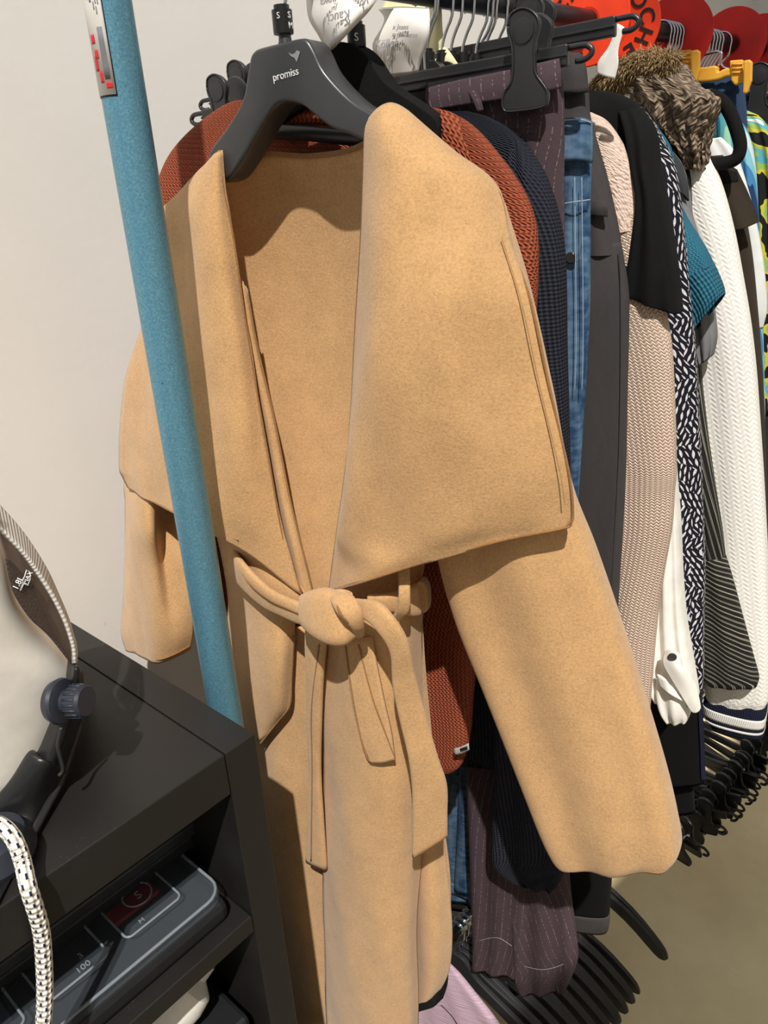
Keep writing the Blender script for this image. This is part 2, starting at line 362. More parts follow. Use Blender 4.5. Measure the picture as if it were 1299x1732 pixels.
def cloth(name, P, rows, mat, parent, thick=.018, folds=0.0, k=3, hem=.02, n=44, nv=48, off=0.0, ph=0.0, pw=.55, edge=.0):
    """flattened tube of cloth: rows (xl, yl, xr, yr[, thick][, off]) in the photograph, on plane P"""
    rings = []
    T = [(r[4] if len(r) > 4 and r[4] is not None else thick) for r in rows]
    O = [(r[5] if len(r) > 5 else off) for r in rows]
    Ls = spline([r[0] if isinstance(r[0], Vector) else P(r[0], r[1], O[i]) for i, r in enumerate(rows)], nv)
    Rs = spline([P(r[2], r[3], O[i]) for i, r in enumerate(rows)], nv)
    Ts = spline([V(t, 0, 0) for t in T], nv)
    for j in range(nv):
        a, b, t = Ls[j], Rs[j], max(Ts[j].x, .001); mid = (a+b)/2; half = (b-a)/2; g = j/(nv-1); ring = []
        for i in range(n):
            th = 2*math.pi*i/n + math.pi; c, s = math.cos(th), math.sin(th)
            x = math.copysign(abs(c)**.8, c); y = math.copysign(abs(s)**pw, s)
            w = folds*(math.sin(k*math.pi*x + ph + g*1.3) + .5*math.sin(2.3*k*x + 2*ph - g*2))*(.25+g)*abs(s)**.5
            ring.append(mid + half*x - P.n*(t*y*(1) + w))
        rings.append(ring)
    return ring_loft(name, rings, mat, parent, hem)
def tube(name, pts, r, mat, parent=None, n=10, ns=None, caps=True, flat=1.0, rr=None):
    """round tube through world points"""
    if ns: pts = spline([Vector(p) for p in pts], ns)
    else: pts = [Vector(p) for p in pts]
    rings = []; up = V(0, 0, 1); prev = None
    for j, p in enumerate(pts):
        t = (pts[min(j+1, len(pts)-1)]-pts[max(j-1, 0)]).normalized()
        if prev is None:
            a = t.cross(up); a = a if a.length > .1 else t.cross(V(1, 0, 0)); a.normalize()
        else: a = (prev - t*prev.dot(t)).normalized()
        prev = a; b = t.cross(a); q = r if rr is None else rr[min(int(j/(len(pts)-1)*(len(rr)-1)+.5), len(rr)-1)]
        rings.append([p + a*(q*math.cos(2*math.pi*i/n)) + b*(q*flat*math.sin(2*math.pi*i/n)) for i in range(n)])
    return ring_loft(name, rings, mat, parent, 0, caps, None, caps)
def band(name, pts, half, nrm, th, mat, parent, ns=40, nw=9):
    """strap: centre points, half-width vectors, thickness"""
    C_ = spline(pts, ns); H = spline(half, ns); N_ = spline(nrm, ns); rings = []
    for j in range(ns):
        ring = []; n_ = N_[j].normalized()
        for i in range(2*nw):
            a = 2*math.pi*i/(2*nw); c, s = math.cos(a), math.sin(a)
            ring.append(C_[j] + H[j]*math.copysign(abs(c)**.6, c) + n_*th*math.copysign(abs(s)**.7, s))
        rings.append(ring)
    return ring_loft(name, rings, mat, parent, 0, True, None, True)
def plate(name, outline, nrm, th, mat, parent=None, bev=.0, seg=3, smooth=True):
    """solid of constant thickness from a closed outline of world points"""
    bm = bmesh.new(); nrm = Vector(nrm).normalized()
    a = [bm.verts.new(Vector(p)+nrm*th/2) for p in outline]; b = [bm.verts.new(Vector(p)-nrm*th/2) for p in outline]; n = len(a)
    f1 = bm.faces.new(a); f2 = bm.faces.new(b[::-1])
    for i in range(n): bm.faces.new((a[i], b[i], b[(i+1) % n], a[(i+1) % n]))
    bmesh.ops.recalc_face_normals(bm, faces=bm.faces)
    me = bpy.data.meshes.new(name); bm.to_mesh(me); bm.free()
    o = link(name, me, mat, parent, False)
    if bev: bevel(o, bev, seg, 50)
    return o
def closed_spline(pts, per=5):
    k = len(pts); out = []
    for j in range(k):
        for i in range(per): out.append(cr(pts[j-1], pts[j], pts[(j+1) % k], pts[(j+2) % k], i/per))
    return out
def box(name, o, ex, ey, ez, mat, parent=None, bev=.0015):
    """box from corner o with three edge vectors"""
    bm = bmesh.new(); vs = [bm.verts.new(o + ex*i + ey*j + ez*k) for i in (0, 1) for j in (0, 1) for k in (0, 1)]
    for q in ((0, 1, 3, 2), (4, 6, 7, 5), (0, 4, 5, 1), (2, 3, 7, 6), (0, 2, 6, 4), (1, 5, 7, 3)): bm.faces.new([vs[i] for i in q])
    bmesh.ops.recalc_face_normals(bm, faces=bm.faces); me = bpy.data.meshes.new(name); bm.to_mesh(me); bm.free()
    ob = link(name, me, mat, parent, False)
    if bev: bevel(ob, bev, 2)
    return ob
def lathe(name, prof, origin, axis, mat, parent=None, n=32):
    """prof: (radius, height) along axis"""
    axis = Vector(axis).normalized(); a = axis.cross(V(0, 0, 1)); a = a.normalized() if a.length > .1 else V(1, 0, 0); b = axis.cross(a)
    rings = [[Vector(origin) + axis*h + (a*math.cos(2*math.pi*i/n) + b*math.sin(2*math.pi*i/n))*max(r, 1e-4) for i in range(n)] for r, h in prof]
    o = ring_loft(name, rings, mat, parent, 0, True, None, True)
    try:
        for p in o.data.polygons: p.use_smooth = True
        bpy.context.view_layer.objects.active = o
    except Exception: pass
    e = o.modifiers.new('es', 'EDGE_SPLIT'); e.split_angle = math.radians(35)
    return o
def text(name, s, origin, xd, yd, size, mat, parent, shear=0.0, th=.0003, align='CENTER', bold=0.0, spacing=1.0):
    cu = bpy.data.curves.new(name, 'FONT'); cu.body = s; cu.size = size; cu.align_x = align; cu.align_y = 'CENTER'; cu.shear = shear; cu.offset = bold; cu.extrude = th; cu.resolution_u = 3; cu.space_character = spacing
    tmp = bpy.data.objects.new('tmp', cu); COL.objects.link(tmp); dg = bpy.context.evaluated_depsgraph_get(); me = bpy.data.meshes.new_from_object(tmp.evaluated_get(dg))
    bpy.data.objects.remove(tmp)
    xd = Vector(xd).normalized(); yd = Vector(yd); yd = (yd - xd*yd.dot(xd)).normalized(); zd = xd.cross(yd)
    mm = Matrix((xd, yd, zd)).transposed().to_4x4(); mm.translation = origin; me.transform(mm)
    return link(name, me, mat, parent, False)
# ------------------------------------------------------------------ the room
YW, XE = 0.43, 1.62
def quadwall(name, a, b, z0, z1, mat, th, nrm):
    a, b = Vector(a), Vector(b); n_ = Vector(nrm).normalized()
    o = box(name, Vector((a.x, a.y, z0)), b-a, n_*th, V(0, 0, z1-z0), mat, None, 0); return struct(o)
quadwall('wall_back', (-3.2, YW, 0), (XE+.1, YW, 0), 0, 2.9, M['wall'], .1, (0, 1, 0))
quadwall('wall_right', (XE, YW, 0), (XE, -3.4, 0), 0, 2.9, M['wall'], .1, (1, 0, 0))
struct(box('floor', V(-3.2, -4.2, -.05), V(XE+3.3, 0, 0), V(0, YW+4.3, 0), V(0, 0, .05), M['floor'], None, 0))
# low white plinth on the floor at the end of the rack
pz = [onax(1246, 1252, 2, 0), onax(1312, 1295, 2, 0)]
e1 = (pz[1]-pz[0]).normalized()
e2 = V(-e1.y, e1.x, 0)
if e2.x < 0: e2 = -e2
o = box('plinth', pz[0]-e1*.30, e1*.46, e2*.5, V(0, 0, .17), M['wall'], None, .003)
tag(o, 'low white plinth on the concrete floor behind the black clip hangers', 'plinth')

# ------------------------------------------------------------------ rack
XP, YP = -0.424, 0.047
PR = .0172
pc = onax(275, 560, 0, XP); YP = pc.y
rack = thing('clothes_rack', 'clothes rack with a blue hammered-metal upright and the garments on its rail', 'clothes rack', (XP, YP, 0))
lathe('upright', [(PR, .012), (PR, 1.9)], V(XP, YP, 0), V(0, 0, 1), M['pole'], rack, 36)['label'] = 'thick blue hammered-metal upright pole'
lathe('foot', [(.05, 0), (.05, .008), (.028, .014), (.0215, .03), (.02, .03)], V(XP, YP, 0), V(0, 0, 1), M['plastic'], rack)
tube('rail', [V(XP, YP, RAILZ), V(XP+.12, 0, RAILZ), V(XE, 0, RAILZ)], .011, M['rail_metal'], rack, 16)
LOWZ = onax(780, 1565, 1, 0).z
tube('lower_rail', [V(XP, YP, LOWZ), V(XP+.12, 0, LOWZ), V(XE, 0, LOWZ)], .0125, M['chrome'], rack, 16)['label'] = 'chrome lower rail'
# sticker wrapped round the upright
view = (CAM - V(XP, YP, CAM.z)).normalized(); side = V(view.y, -view.x, 0)   # side: to the left in the photo
if side.dot(RT) > 0: side = -side
def on_pole(ang, z, r=PR+.0004): return V(XP, YP, z) + (view*math.cos(ang) + side*math.sin(ang))*r
zb = onplane(158, 160, V(XP, YP, 0)+view*PR, view).z; zt = 1.80
def pole_patch(name, a0, a1, z0, z1, mat, r, parent):
    rows = [[on_pole(a0+(a1-a0)*i/10, z0+(z1-z0)*j/4, r) for i in range(11)] for j in range(5)]
    ob = link(name, grid_mesh(name, rows), mat, parent); s = ob.modifiers.new('s', 'SOLIDIFY'); s.thickness = .0003; s.offset = 0; return ob
A0, A1 = math.radians(17), math.radians(95)
st = pole_patch('sticker_border', A0-.04, A1, zb-.0012, zt, M['stick_navy'], PR+.0003, rack); st['label'] = 'navy edge of the white sticker'
st = pole_patch('sticker', A0, A1, zb, zt, M['stick_white'], PR+.0007, rack); st['label'] = 'white instruction sticker on the blue pole'
h = .0445
for i, (a, z0, z1) in enumerate([(24, .058, .15), (30, .052, .15), (36, .055, .15), (43, .06, .13), (50, .062, .15)]):
    k = z0
    while k < z1:
        d = random.choice((.003, .005, .007)); pole_patch('print_line', math.radians(a), math.radians(a+2.2 if i < 3 else a+5), zb+k, zb+k+d, M['stick_grey'], PR+.0010, st); k += d+.0016
for a, b, c, d in ((52, 66, .034, .040), (48, 60, .024, .030), (54, 66, .016, .026), (44, 54, .008, .016)): pole_patch('logo_mark', math.radians(a), math.radians(b), zb+c, zb+d, M['stick_red'], PR+.0010, st)
pole_patch('small_print_block', math.radians(25), math.radians(39), zb+.010, zb+.044, M['stick_grey'], PR+.0010, st)
pole_patch('logo_bar', math.radians(22), math.radians(38), zb+.004, zb+.008, M['stick_red'], PR+.0010, st)
rack['label'] = 'clothes rack with a thick blue hammered-metal upright holding the hangers'

# ------------------------------------------------------------------ black cabinet
ZT = 0.985
cA, cB, cC, cD = onax(431, 1241, 2, ZT), onax(377, 1277, 2, ZT), onax(348, 1300, 2, ZT), onax(63, 1494, 2, ZT)
ex = (cC - cD).normalized()         # along the front, to the right
ex = (ex + (cA-cD).normalized()).normalized(); ey = V(-ex.y, ex.x, 0)
W, TH, DEP = .80, (cA-cB).length*.97, .38
TT = 0.046
cabn = thing('black_cabinet', 'black laminate open-fronted cabinet with thick boards beside the blue pole', 'cabinet', (cA - ex*W/2).to_tuple()[:2]+(0,))
top = box('top_board', cA - ex*TH - V(0, 0, TT), -ex*(W-TH), ey*DEP, V(0, 0, TT), M['cab'], cabn, .0012)
box('side_panel', cA - V(0, 0, ZT), -ex*(TH-.0012), ey*DEP, V(0, 0, ZT), M['cab'], cabn, .0012)
box('side_panel', cA - ex*W - V(0, 0, ZT), -ex*TH, ey*DEP, V(0, 0, ZT), M['cab'], cabn, .0012)
box('back_panel', cA - ex*TH - V(0, 0, ZT) + ey*(DEP-.012), -ex*(W-TH), ey*.01, V(0, 0, ZT-TT), M['cab'], cabn, 0)
# shelf height from the photograph: its front lower-right corner
nf = -ey
sh = onplane(425, 1580, cA, nf); ZS = sh.z; ST = .022
box('shelf', cA - ex*TH + V(0, 0, ZS-ZT), -ex*(W-TH), ey*(DEP-.014), V(0, 0, ST), M['cab'], cabn, .0012)
box('shelf', cA - ex*TH + V(0, 0, ZS-ZT-.36), -ex*(W-TH), ey*(DEP-.014), V(0, 0, ST), M['cab'], cabn, .0012)
shelf_top = ZS+ST
def cabp(x, y, z): return V(cA.x, cA.y, 0) - ex*(TH+x) + ey*y + V(0, 0, z)   # x: inwards from the right panel
# organiser case
CL, CW, CH = .36, .20, .042
ca = thing('organizer_case', 'black compartment case with a clear lid on the upper shelf of the cabinet', 'organizer case', cabp(.012+CL/2, .03+CW/2, shelf_top))
y0 = .014; x0 = .014
zb_ = shelf_top+.0006
box('tray', cabp(x0, y0, zb_), -ex*CL, ey*CW, V(0, 0, CH*.62), M['case'], ca, .008)
lidz = zb_+CH*.62
def rr(x0, y0, x1, y1, r, z):
    pts = []
    for cx_, cy_, a0 in ((x1-r, y1-r, 0), (x0+r, y1-r, 90), (x0+r, y0+r, 180), (x1-r, y0+r, 270)):
        for i in range(6):
            a = math.radians(a0+18*i); pts.append(cabp(cx_+r*math.cos(a), cy_+r*math.sin(a), z))
    return pts
plate('lid', rr(x0, y0, x0+CL, y0+CW, .02, lidz+CH*.16), V(0, 0, 1), CH*.30, M['clear'], ca, .004)['label'] = 'clear plastic lid'
tube('lid_rim', rr(x0+.002, y0+.002, x0+CL-.002, y0+CW-.002, .02, lidz+CH*.30)+[rr(x0+.002, y0+.002, x0+CL-.002, y0+CW-.002, .02, lidz+CH*.30)[0]], .0016, M['clear_rib'], ca, 8)
zl = lidz+CH*.31+.0012
cells = [(x0+.034+i*.078, x0+.034+i*.078+.060) for i in range(4)]
for i, (a, b) in enumerate(cells):
    p = rr(a, y0+.026, b, y0+CW-.02, .006, zl+.0022); tube('lid_compartment_ridge', p+[p[0]], .0012, M['clear_rib'], ca, 8)
ring = [cabp(cells[0][0]+.027+.014*math.cos(t*.314), y0+.062+.014*math.sin(t*.314), zl+.003) for t in range(21)]
tube('lid_ring', ring, .0009, M['clear_rib'], ca, 8)
for (cx_, cy_, s, sz) in ((cells[0][0]+.040, y0+.034, 'M', .007), (cells[0][0]+.026, y0+.062, 'S', .014), (cells[1][0]+.018, y0+.046, '3', .010), (cells[1][0]+.022, y0+.034, '100', .009), (cells[2][0]+.022, y0+.036, '20', .012), (cells[2][0]+.050, y0+.040, '6x2', .011)):
    text('lid_print', s, cabp(cx_, cy_, zl+.0012), ex, ey, sz, M['clear_rib'], ca)
for nm, i, a, b, mt in (('red_insert', 0, .02, .10, 'maroon'), ('red_insert', 1, .05, .12, 'maroon'), ('blue_insert', 2, .01, .08, 'steelblue'), ('blue_insert', 3, .01, .1, 'steelblue')):
    box('sorted_insert', cabp(cells[i][0]+.004, y0+.04+a, zb_+CH*.55), -ex*.05, ey*(b-a), V(0, 0, .004+CH*.07), M[mt], ca, .002)
# second case, further back and higher
q0, q1, q2 = onplane(326, 1388, cabp(0, .085, 0), nf), onplane(328, 1408, cabp(0, .085, 0), nf), onplane(329, 1434, cabp(0, .085, 0), nf)
xr = (cA - ex*TH - q1).dot(ex)
cb = thing('flat_case', 'flat dark case behind and above the clear-lidded organizer, just under the cabinet top', 'case', cabp(xr+.2, .18, q2.z))
box('case_body', cabp(xr, .085, q2.z), -ex*.44, ey*.25, V(0, 0, q1.z-q2.z), M['case'], cb, .004)
box('case_lid', cabp(xr-.003, .082, q1.z+.0005), -ex*.446, ey*.255, V(0, 0, q0.z-q1.z), M['plastic'], cb, .003)
box('case_stand', cabp(xr+.05, .20, zl+.0035), -ex*.3, ey*.08, V(0, 0, q2.z-zl-.0040), M['case'], cb, .003)
# white bottle on the lower shelf
bz = ZS-.36+ST
bp = onplane(328, 1730, cabp(0, .09, 0), nf)
bb = thing('white_bottle', 'white plastic bottle with a yellow print lying on the lower shelf of the cabinet', 'bottle', (bp.x, bp.y, bz))
bp = cabp(.075, .075, ZS-.098)
lathe('body', [(.0, -.10), (.030, -.10), (.034, -.09), (.034, .02), (.030, .035), (.014, .045), (.012, .06), (.0, .06)], bp, (ex*.75+V(0, 0, .45)-ey*.2), M['bottle'], bb, 28)
lathe('label_band', [(.0343, -.045), (.0345, -.044), (.0345, -.018), (.0343, -.017)], bp, (ex*.75+V(0, 0, .45)-ey*.2), M['bottle_yellow'], bb, 28)['label'] = 'yellow printed band'
sb = box('storage_box', cabp(.01, .02, bz+.0006), -ex*.22, ey*.18, V(0, 0, bp.z-bz-.040), M['case'], None, .006)
tag(sb, 'dark box under the white bottle on the lower cabinet shelf', 'box')
# ------------------------------------------------------------------ garment steamer
kb = onax(98, 1320, 2, ZT); ka_ = math.radians(33)
KP = Plane(0, 0); KP.n = fh*math.cos(ka_) - R0*math.sin(ka_); KP.p = kb.copy(); KP.l = -R0*math.cos(ka_) - fh*math.sin(ka_)
ket = thing('garment_steamer', 'cream-white domed steamer with a smoky water tank on the black cabinet', 'garment steamer', (kb.x, kb.y, ZT))
def kp(px, py, off): return KP(px, py, off)
krows = [(-60, 800, -40, 815, .010, -.02), (-140, 850, -4, 905, .030, -.02), (-160, 900, 8, 945, .040, -.02), (-175, 950, 17, 985, .046, -.02), (-185, 1000, 28, 1012, .050, -.02), (-195, 1040, 58, 1053, .050, -.02), (-200, 1085, 98, 1090, .050, -.02), (-205, 1125, 124, 1124, .048, -.02), (-210, 1165, 118, 1166, .046, -.02), (-210, 1225, 98, 1214, .044, -.02), (-210, 1280, 70, 1278, .042, -.018), (-210, 1310, 38, 1302, .040, -.016), (-210, 1372, -4, 1366, .038, -.012)]
shell = cloth('shell', KP, krows, M['kettle'], ket, hem=0, n=64, nv=60, pw=.6)
rimo = [(-30, 826), (0, 858), (40, 905), (76, 961), (97, 1006), (113, 1044), (121, 1070), (128, 1096), (128, 1122)]
rimi = [(-30, 862), (0, 895), (38, 935), (65, 972), (90, 1011), (108, 1047), (118, 1075), (124, 1098), (125, 1122)]
def two(a, b, f, oa, ob): return [(p[0]+(q[0]-p[0])*f, p[1]+(q[1]-p[1])*f, oa+(ob-oa)*f) for p, q in zip(a, b)]
rr_ = [two(rimo, rimi, f, .012, .030) for f in (0, .12, .3, .6, 1)]
surf('rim', KP, [[r[k] for r in rr_] for k in range(len(rimo))], M['kettle_rim'], ket, 12, 60, .003)['label'] = 'pale ribbed grey rim'
sh_ = [(-12, 870), (0, 911), (10, 945), (18, 985), (27, 1010), (44, 1037), (57, 1052), (84, 1076), (121, 1121)]
me_ = [(-6, 868), (8, 915), (18, 950), (40, 972), (56, 992), (66, 1018), (80, 1044), (95, 1078), (122, 1121)]
ri_ = [(-4, 866), (12, 907), (36, 934), (62, 970), (80, 997), (97, 1026), (108, 1048), (119, 1080), (125, 1121)]
def strip(nm, A, B, o0, o1, mat, th=.0015):
    return surf(nm, KP, [[(a[0]+(b[0]-a[0])*f, a[1]+(b[1]-a[1])*f, o0+(o1-o0)*f) for f in (0, .5, 1)] for a, b in zip(A, B)], mat, ket, 12, 60, th)
strip('tank_back', sh_, ri_, .018, .010, M['smoke_back'], .002)
strip('filter_mesh', sh_[2:], me_[2:], .026, .022, M['mesh'])['label'] = 'dark filter mesh'
strip('tank_window', sh_, ri_, .031, .029, M['smoke'])['label'] = 'smoky clear tank window'
tx = (kp(50, 966, .036)-kp(36, 992, .036)).normalized()
tn = V(0, 0, 1) - tx*tx.z
text('tank_print', '1.8L', kp(31, 986, .0335), tx, V(-tx.y*0-R0.x, -R0.y, .6), .0062, M['white_ink'], ket); text('tank_print', 'MAX', kp(47, 977, .0335), tx, V(-R0.x, -R0.y, .6), .0048, M['white_ink'], ket)
tube('level_mark', [kp(x, y, .0335) for x, y in ((34, 999), (45, 964), (51, 968), (51, 980), (47, 990), (40, 987), (35, 999))], .0004, M['white_ink'], ket, 6)
kn = kp(106, 1186, .040)
kax = (R0*.95 + U0*.12 - fh*.28).normalized()
lathe('knob_collar', [(.0, -.010), (.016, -.008), (.0185, -.002), (.0175, .001), (.012, .003), (.0, .003)], kn, kax, M['knob'], ket)
knob = lathe('knob', [(.0, .002), (.0095, .002), (.0095, .008), (.0125, .009), (.0132, .020), (.0115, .0225), (.0, .0225)], kn, kax, M['knob'], ket)
ka = kax.cross(V(0, 0, 1)).normalized(); kb2 = kax.cross(ka)
for i in range(18):
    a = i*math.pi/9; q = kn + (ka*math.cos(a)+kb2*math.sin(a))*.0129; tube('knob_rib', [q+kax*.009, q+kax*.020], .0010, M['knob'], knob, 6)
# black base: skirt from the shell down to the cabinet top
class Tab:
    """point on the cabinet top (off is height) or on the steamer plane when off is None"""
    def __call__(s, px, py, off=0.0): return onax(px, py, 2, ZT+off) if off >= 0 else KP(px, py, off+1.0)
TB = Tab(); TB.n = KP.n
tp_ = [(126, 1124), (120, 1166), (100, 1214), (73, 1279), (56, 1280), (28, 1322), (-6, 1366), (-70, 1450)]
bt_ = [(138, 1138), (139, 1180), (134, 1222), (113, 1288), (104, 1312), (76, 1366), (44, 1428), (-16, 1540)]
hs = [.05, .04, .03, .02, .015, .004, .002, .002]
surf('base', TB, [[(a[0]-8, a[1]-10, -.985), (a[0], a[1], -.970), ((a[0]*.5+b[0]*.5), (a[1]*.5+b[1]*.5), -.962), (b[0], b[1], h_), (b[0]-2, b[1]+3, h_*.1+.001)] for a, b, h_ in zip(tp_, bt_, hs)], M['plastic_dark'], ket, 16, 60, .003)
tube('base_handle', [TB(x, y, h_) for x, y, h_ in ((136, 1226, .030), (114, 1290, .020), (106, 1314, .012), (80, 1364, .008), (52, 1416, .006))], .0035, M['plastic'], ket, 10, 40)
tube('base_trim', [TB(x, y, -.950) for x, y in ((104, 1230), (98, 1262), (106, 1300), (100, 1312))], .0016, M['plastic'], ket, 8, 30)
lathe('foot', [(.0, 0), (.030, 0), (.032, .006), (.026, .022), (.012, .028), (.0, .028)], onax(-8, 1452, 2, ZT+.001), V(0, 0, 1), M['knob'], ket, 28)
ed = lambda px, py: onplane(px, py, cA, nf) + nf*.011
cpn = [onax(-24, 1388, 2, ZT+.035), onax(4, 1398, 2, ZT+.040), onax(24, 1420, 2, ZT+.034), onax(38, 1456, 2, ZT+.020), onax(48, 1500, 2, ZT+.010), ed(57, 1556), ed(63, 1620), ed(64, 1680), ed(60, 1740), ed(52, 1830), ed(40, 1930)]
cd = tube('power_cord', cpn, .0062, M['cord'], ket, 18, 110); cd['label'] = 'white braided cord flecked with black'
# ------------------------------------------------------------------ camel coat
CP = Plane(-0.288, 15)
hg = CP(478, 60)
coat = thing('camel_coat', 'long camel wool waterfall coat with a knotted belt on the moulded black hanger', 'coat', (CP.p.x, CP.p.y, .30))
K = M['camel']
# inside of the back, seen through the neckline
surf('back_panel', CP, [
 [(380, 300, .0), (440, 262, -.018), (520, 262, -.026), (590, 252, -.018), (668, 215, .0)],
 [(350, 340, .0), (440, 330, -.028), (520, 325, -.034), (600, 318, -.028), (700, 290, .0)],
 [(330, 480, .0), (430, 480, -.03), (520, 480, -.036), (610, 470, -.03), (740, 440, .0)],
 [(330, 640, .0), (430, 640, -.02), (520, 640, -.026), (610, 640, -.022), (740, 620, .0)],
 [(350, 820, .0), (440, 820, -.004), (530, 820, -.004), (620, 820, -.006), (740, 800, .0)],
 [(380, 960, .0), (450, 960, .012), (540, 980, .018), (620, 980, .01), (715, 970, .0)],
 [(390, 1060, .0), (450, 1060, .015), (540, 1060, .02), (620, 1060, .012), (712, 1050, .0)],
 [(395, 1300, -.01), (450, 1300, -.01), (540, 1300, -.005), (640, 1300, -.01), (735, 1300, -.01)],
 [(440, 1500, -.012), (480, 1500, -.014), (560, 1500, -.012), (660, 1500, -.014), (762, 1500, -.012)],
 [(500, 1690, -.012), (540, 1700, -.014), (600, 1705, -.012), (690, 1702, -.014), (750, 1680, -.012)],
 ], K, coat, 30, 60, .004)
tube('neck_binding', [CP(x, y, o) for x, y, o in ((385, 300, .004), (440, 263, -.014), (520, 264, -.022), (590, 254, -.014), (640, 228, .004))], .0022, M['camel_edge'], coat, 8, 40)
# left half of the front with its narrow turned-back lapel
surf('front_lapel', CP, [
 [(338, 292, .018), (348, 280, .024), (357, 268, .028), (364, 259, .028), (371, 254, .022)],
 [(300, 333, .006), (322, 322, .022), (342, 314, .034), (362, 312, .036), (377, 318, .026)],
 [(263, 378, -.010), (298, 366, .018), (330, 360, .038), (362, 358, .042), (386, 360, .028)],
 [(262, 440, -.014), (300, 432, .018), (336, 426, .042), (370, 424, .046), (398, 424, .030)],
 [(256, 510, -.012), (298, 508, .022), (342, 505, .046), (382, 503, .050), (408, 505, .032)],
 [(234, 580, -.006), (288, 582, .028), (342, 583, .052), (392, 584, .056), (421, 586, .036)],
 [(214, 650, .0), (275, 655, .034), (342, 660, .058), (400, 662, .060), (434, 664, .040)],
 [(204, 725, .006), (270, 738, .040), (342, 748, .064), (408, 754, .064), (451, 757, .044)],
 [(203, 788, .010), (268, 812, .044), (342, 838, .068), (410, 870, .068), (476, 885, .046)],
 [(208, 806, .011), (265, 832, .044), (338, 866, .068), (410, 908, .067), (494, 945, .045)],
 [(217, 824, .012), (262, 850, .044), (334, 886, .068), (408, 930, .066), (512, 1005, .044)],
 ], K, coat, 40, 60, .0042, .0015)
def edge(name, pts, r=.0011, P=CP, parent=None):
    return tube(name, [P(*p) for p in pts], r, M['camel_edge'], parent or coat, 6, 60)
edge('edge_seam', [(217, 824, .013), (262, 850, .046), (330, 885, .070), (404, 914, .068)])
edge('edge_seam', [(371, 254, .023), (377, 318, .028), (386, 360, .030), (398, 424, .032), (421, 586, .038), (451, 757, .046), (482, 925, .048), (512, 1005, .046)])
surf('front_panel', CP, [
 [(376, 900, .006), (398, 900, .034), (430, 900, .044), (465, 900, .040), (494, 900, .026)],
 [(380, 940, .004), (402, 940, .034), (430, 940, .048), (465, 945, .044), (500, 950, .030)],
 [(388, 990, .0), (410, 990, .036), (440, 990, .052), (475, 995, .052), (520, 1010, .042)],
 [(388, 1030, .0), (412, 1030, .034), (440, 1040, .050), (470, 1045, .054), (500, 1050, .042)],
 [(385, 1090, -.004), (412, 1090, .036), (440, 1095, .054), (472, 1098, .062), (497, 1090, .044)],
 [(384, 1140, -.008), (410, 1144, .040), (440, 1148, .058), (470, 1150, .066), (493, 1140, .048)],
 [(388, 1180, -.008), (412, 1200, .042), (436, 1206, .058), (466, 1200, .064), (490, 1190, .050)],
 [(402, 1222, -.004), (418, 1236, .040), (436, 1252, .054), (452, 1240, .056), (488, 1196, .050)],
 ], K, coat, 34, 50, .0042, .001)
edge('edge_seam', [(497, 1075, .047), (493, 1140, .050), (490, 1192, .052), (470, 1220, .056), (440, 1258, .056)], .0012)
# inner double edge between the opening and the lapel
surf('inner_facing', CP, [
 [(404, 470, .020), (410, 480, .026), (416, 490, .020)],
 [(418, 570, .018), (424, 580, .028), (434, 585, .022)],
 [(440, 700, .020), (452, 705, .030), (464, 712, .024)],
 [(464, 830, .024), (476, 835, .036), (490, 842, .030)],
 [(486, 930, .028), (500, 935, .040), (514, 940, .034)],
 [(504, 1020, .030), (518, 1020, .042), (534, 1020, .036)],
 ], K, coat, 14, 40, .004)
edge('edge_seam', [(416, 490, .0225), (434, 585, .0245), (464, 712, .0265), (490, 842, .0325), (514, 940, .0365), (532, 1014, .0385)])
# left skirt, from the belt to the hem
surf('skirt_panel', CP, [
 [(386, 1060, -.004), (420, 1060, .026), (460, 1060, .036), (505, 1060, .034), (548, 1060, .030)],
 [(384, 1160, -.008), (425, 1165, .026), (465, 1170, .038), (505, 1170, .036), (552, 1165, .030)],
 [(392, 1270, -.008), (430, 1270, .028), (470, 1275, .042), (515, 1275, .036), (556, 1270, .028)],
 [(412, 1380, -.006), (446, 1380, .030), (480, 1385, .044), (520, 1385, .036), (562, 1380, .026)],
 [(440, 1500, -.004), (468, 1500, .030), (496, 1500, .042), (530, 1500, .034), (570, 1500, .026)],
 [(468, 1610, -.004), (492, 1610, .030), (514, 1610, .040), (540, 1610, .034), (575, 1610, .026)],
 [(490, 1740, -.004), (510, 1740, .030), (530, 1740, .038), (552, 1740, .032), (580, 1740, .026)],
 ], K, coat, 30, 50, .0042, .0012)
# right front, pocket side
surf('skirt_panel', CP, [
 [(552, 1020, .060), (590, 1020, .066), (640, 1020, .060), (682, 1020, .040), (714, 1015, .006)],
 [(553, 1080, .058), (592, 1080, .070), (640, 1082, .066), (684, 1080, .046), (712, 1075, .008)],
 [(552, 1180, .056), (594, 1185, .076), (645, 1188, .074), (686, 1186, .052), (716, 1180, .012)],
 [(550, 1290, .054), (594, 1295, .080), (650, 1298, .078), (694, 1296, .056), (724, 1290, .016)],
 [(549, 1400, .052), (592, 1405, .080), (650, 1408, .080), (690, 1406, .060), (716, 1400, .026)],
 [(549, 1510, .050), (590, 1515, .080), (648, 1518, .082), (686, 1516, .064), (706, 1510, .036)],
 [(551, 1630, .050), (592, 1632, .080), (648, 1634, .082), (686, 1632, .066), (704, 1628, .040)],
 [(556, 1760, .050), (595, 1762, .078), (650, 1764, .080), (688, 1764, .064), (706, 1762, .040)],
 ], K, coat, 36, 60, .0044, .0014)
edge('edge_seam', [(552, 1075, .060), (551, 1180, .058), (549, 1290, .056), (548, 1400, .054), (548, 1510, .052), (550, 1630, .052), (555, 1750, .052)], .001)
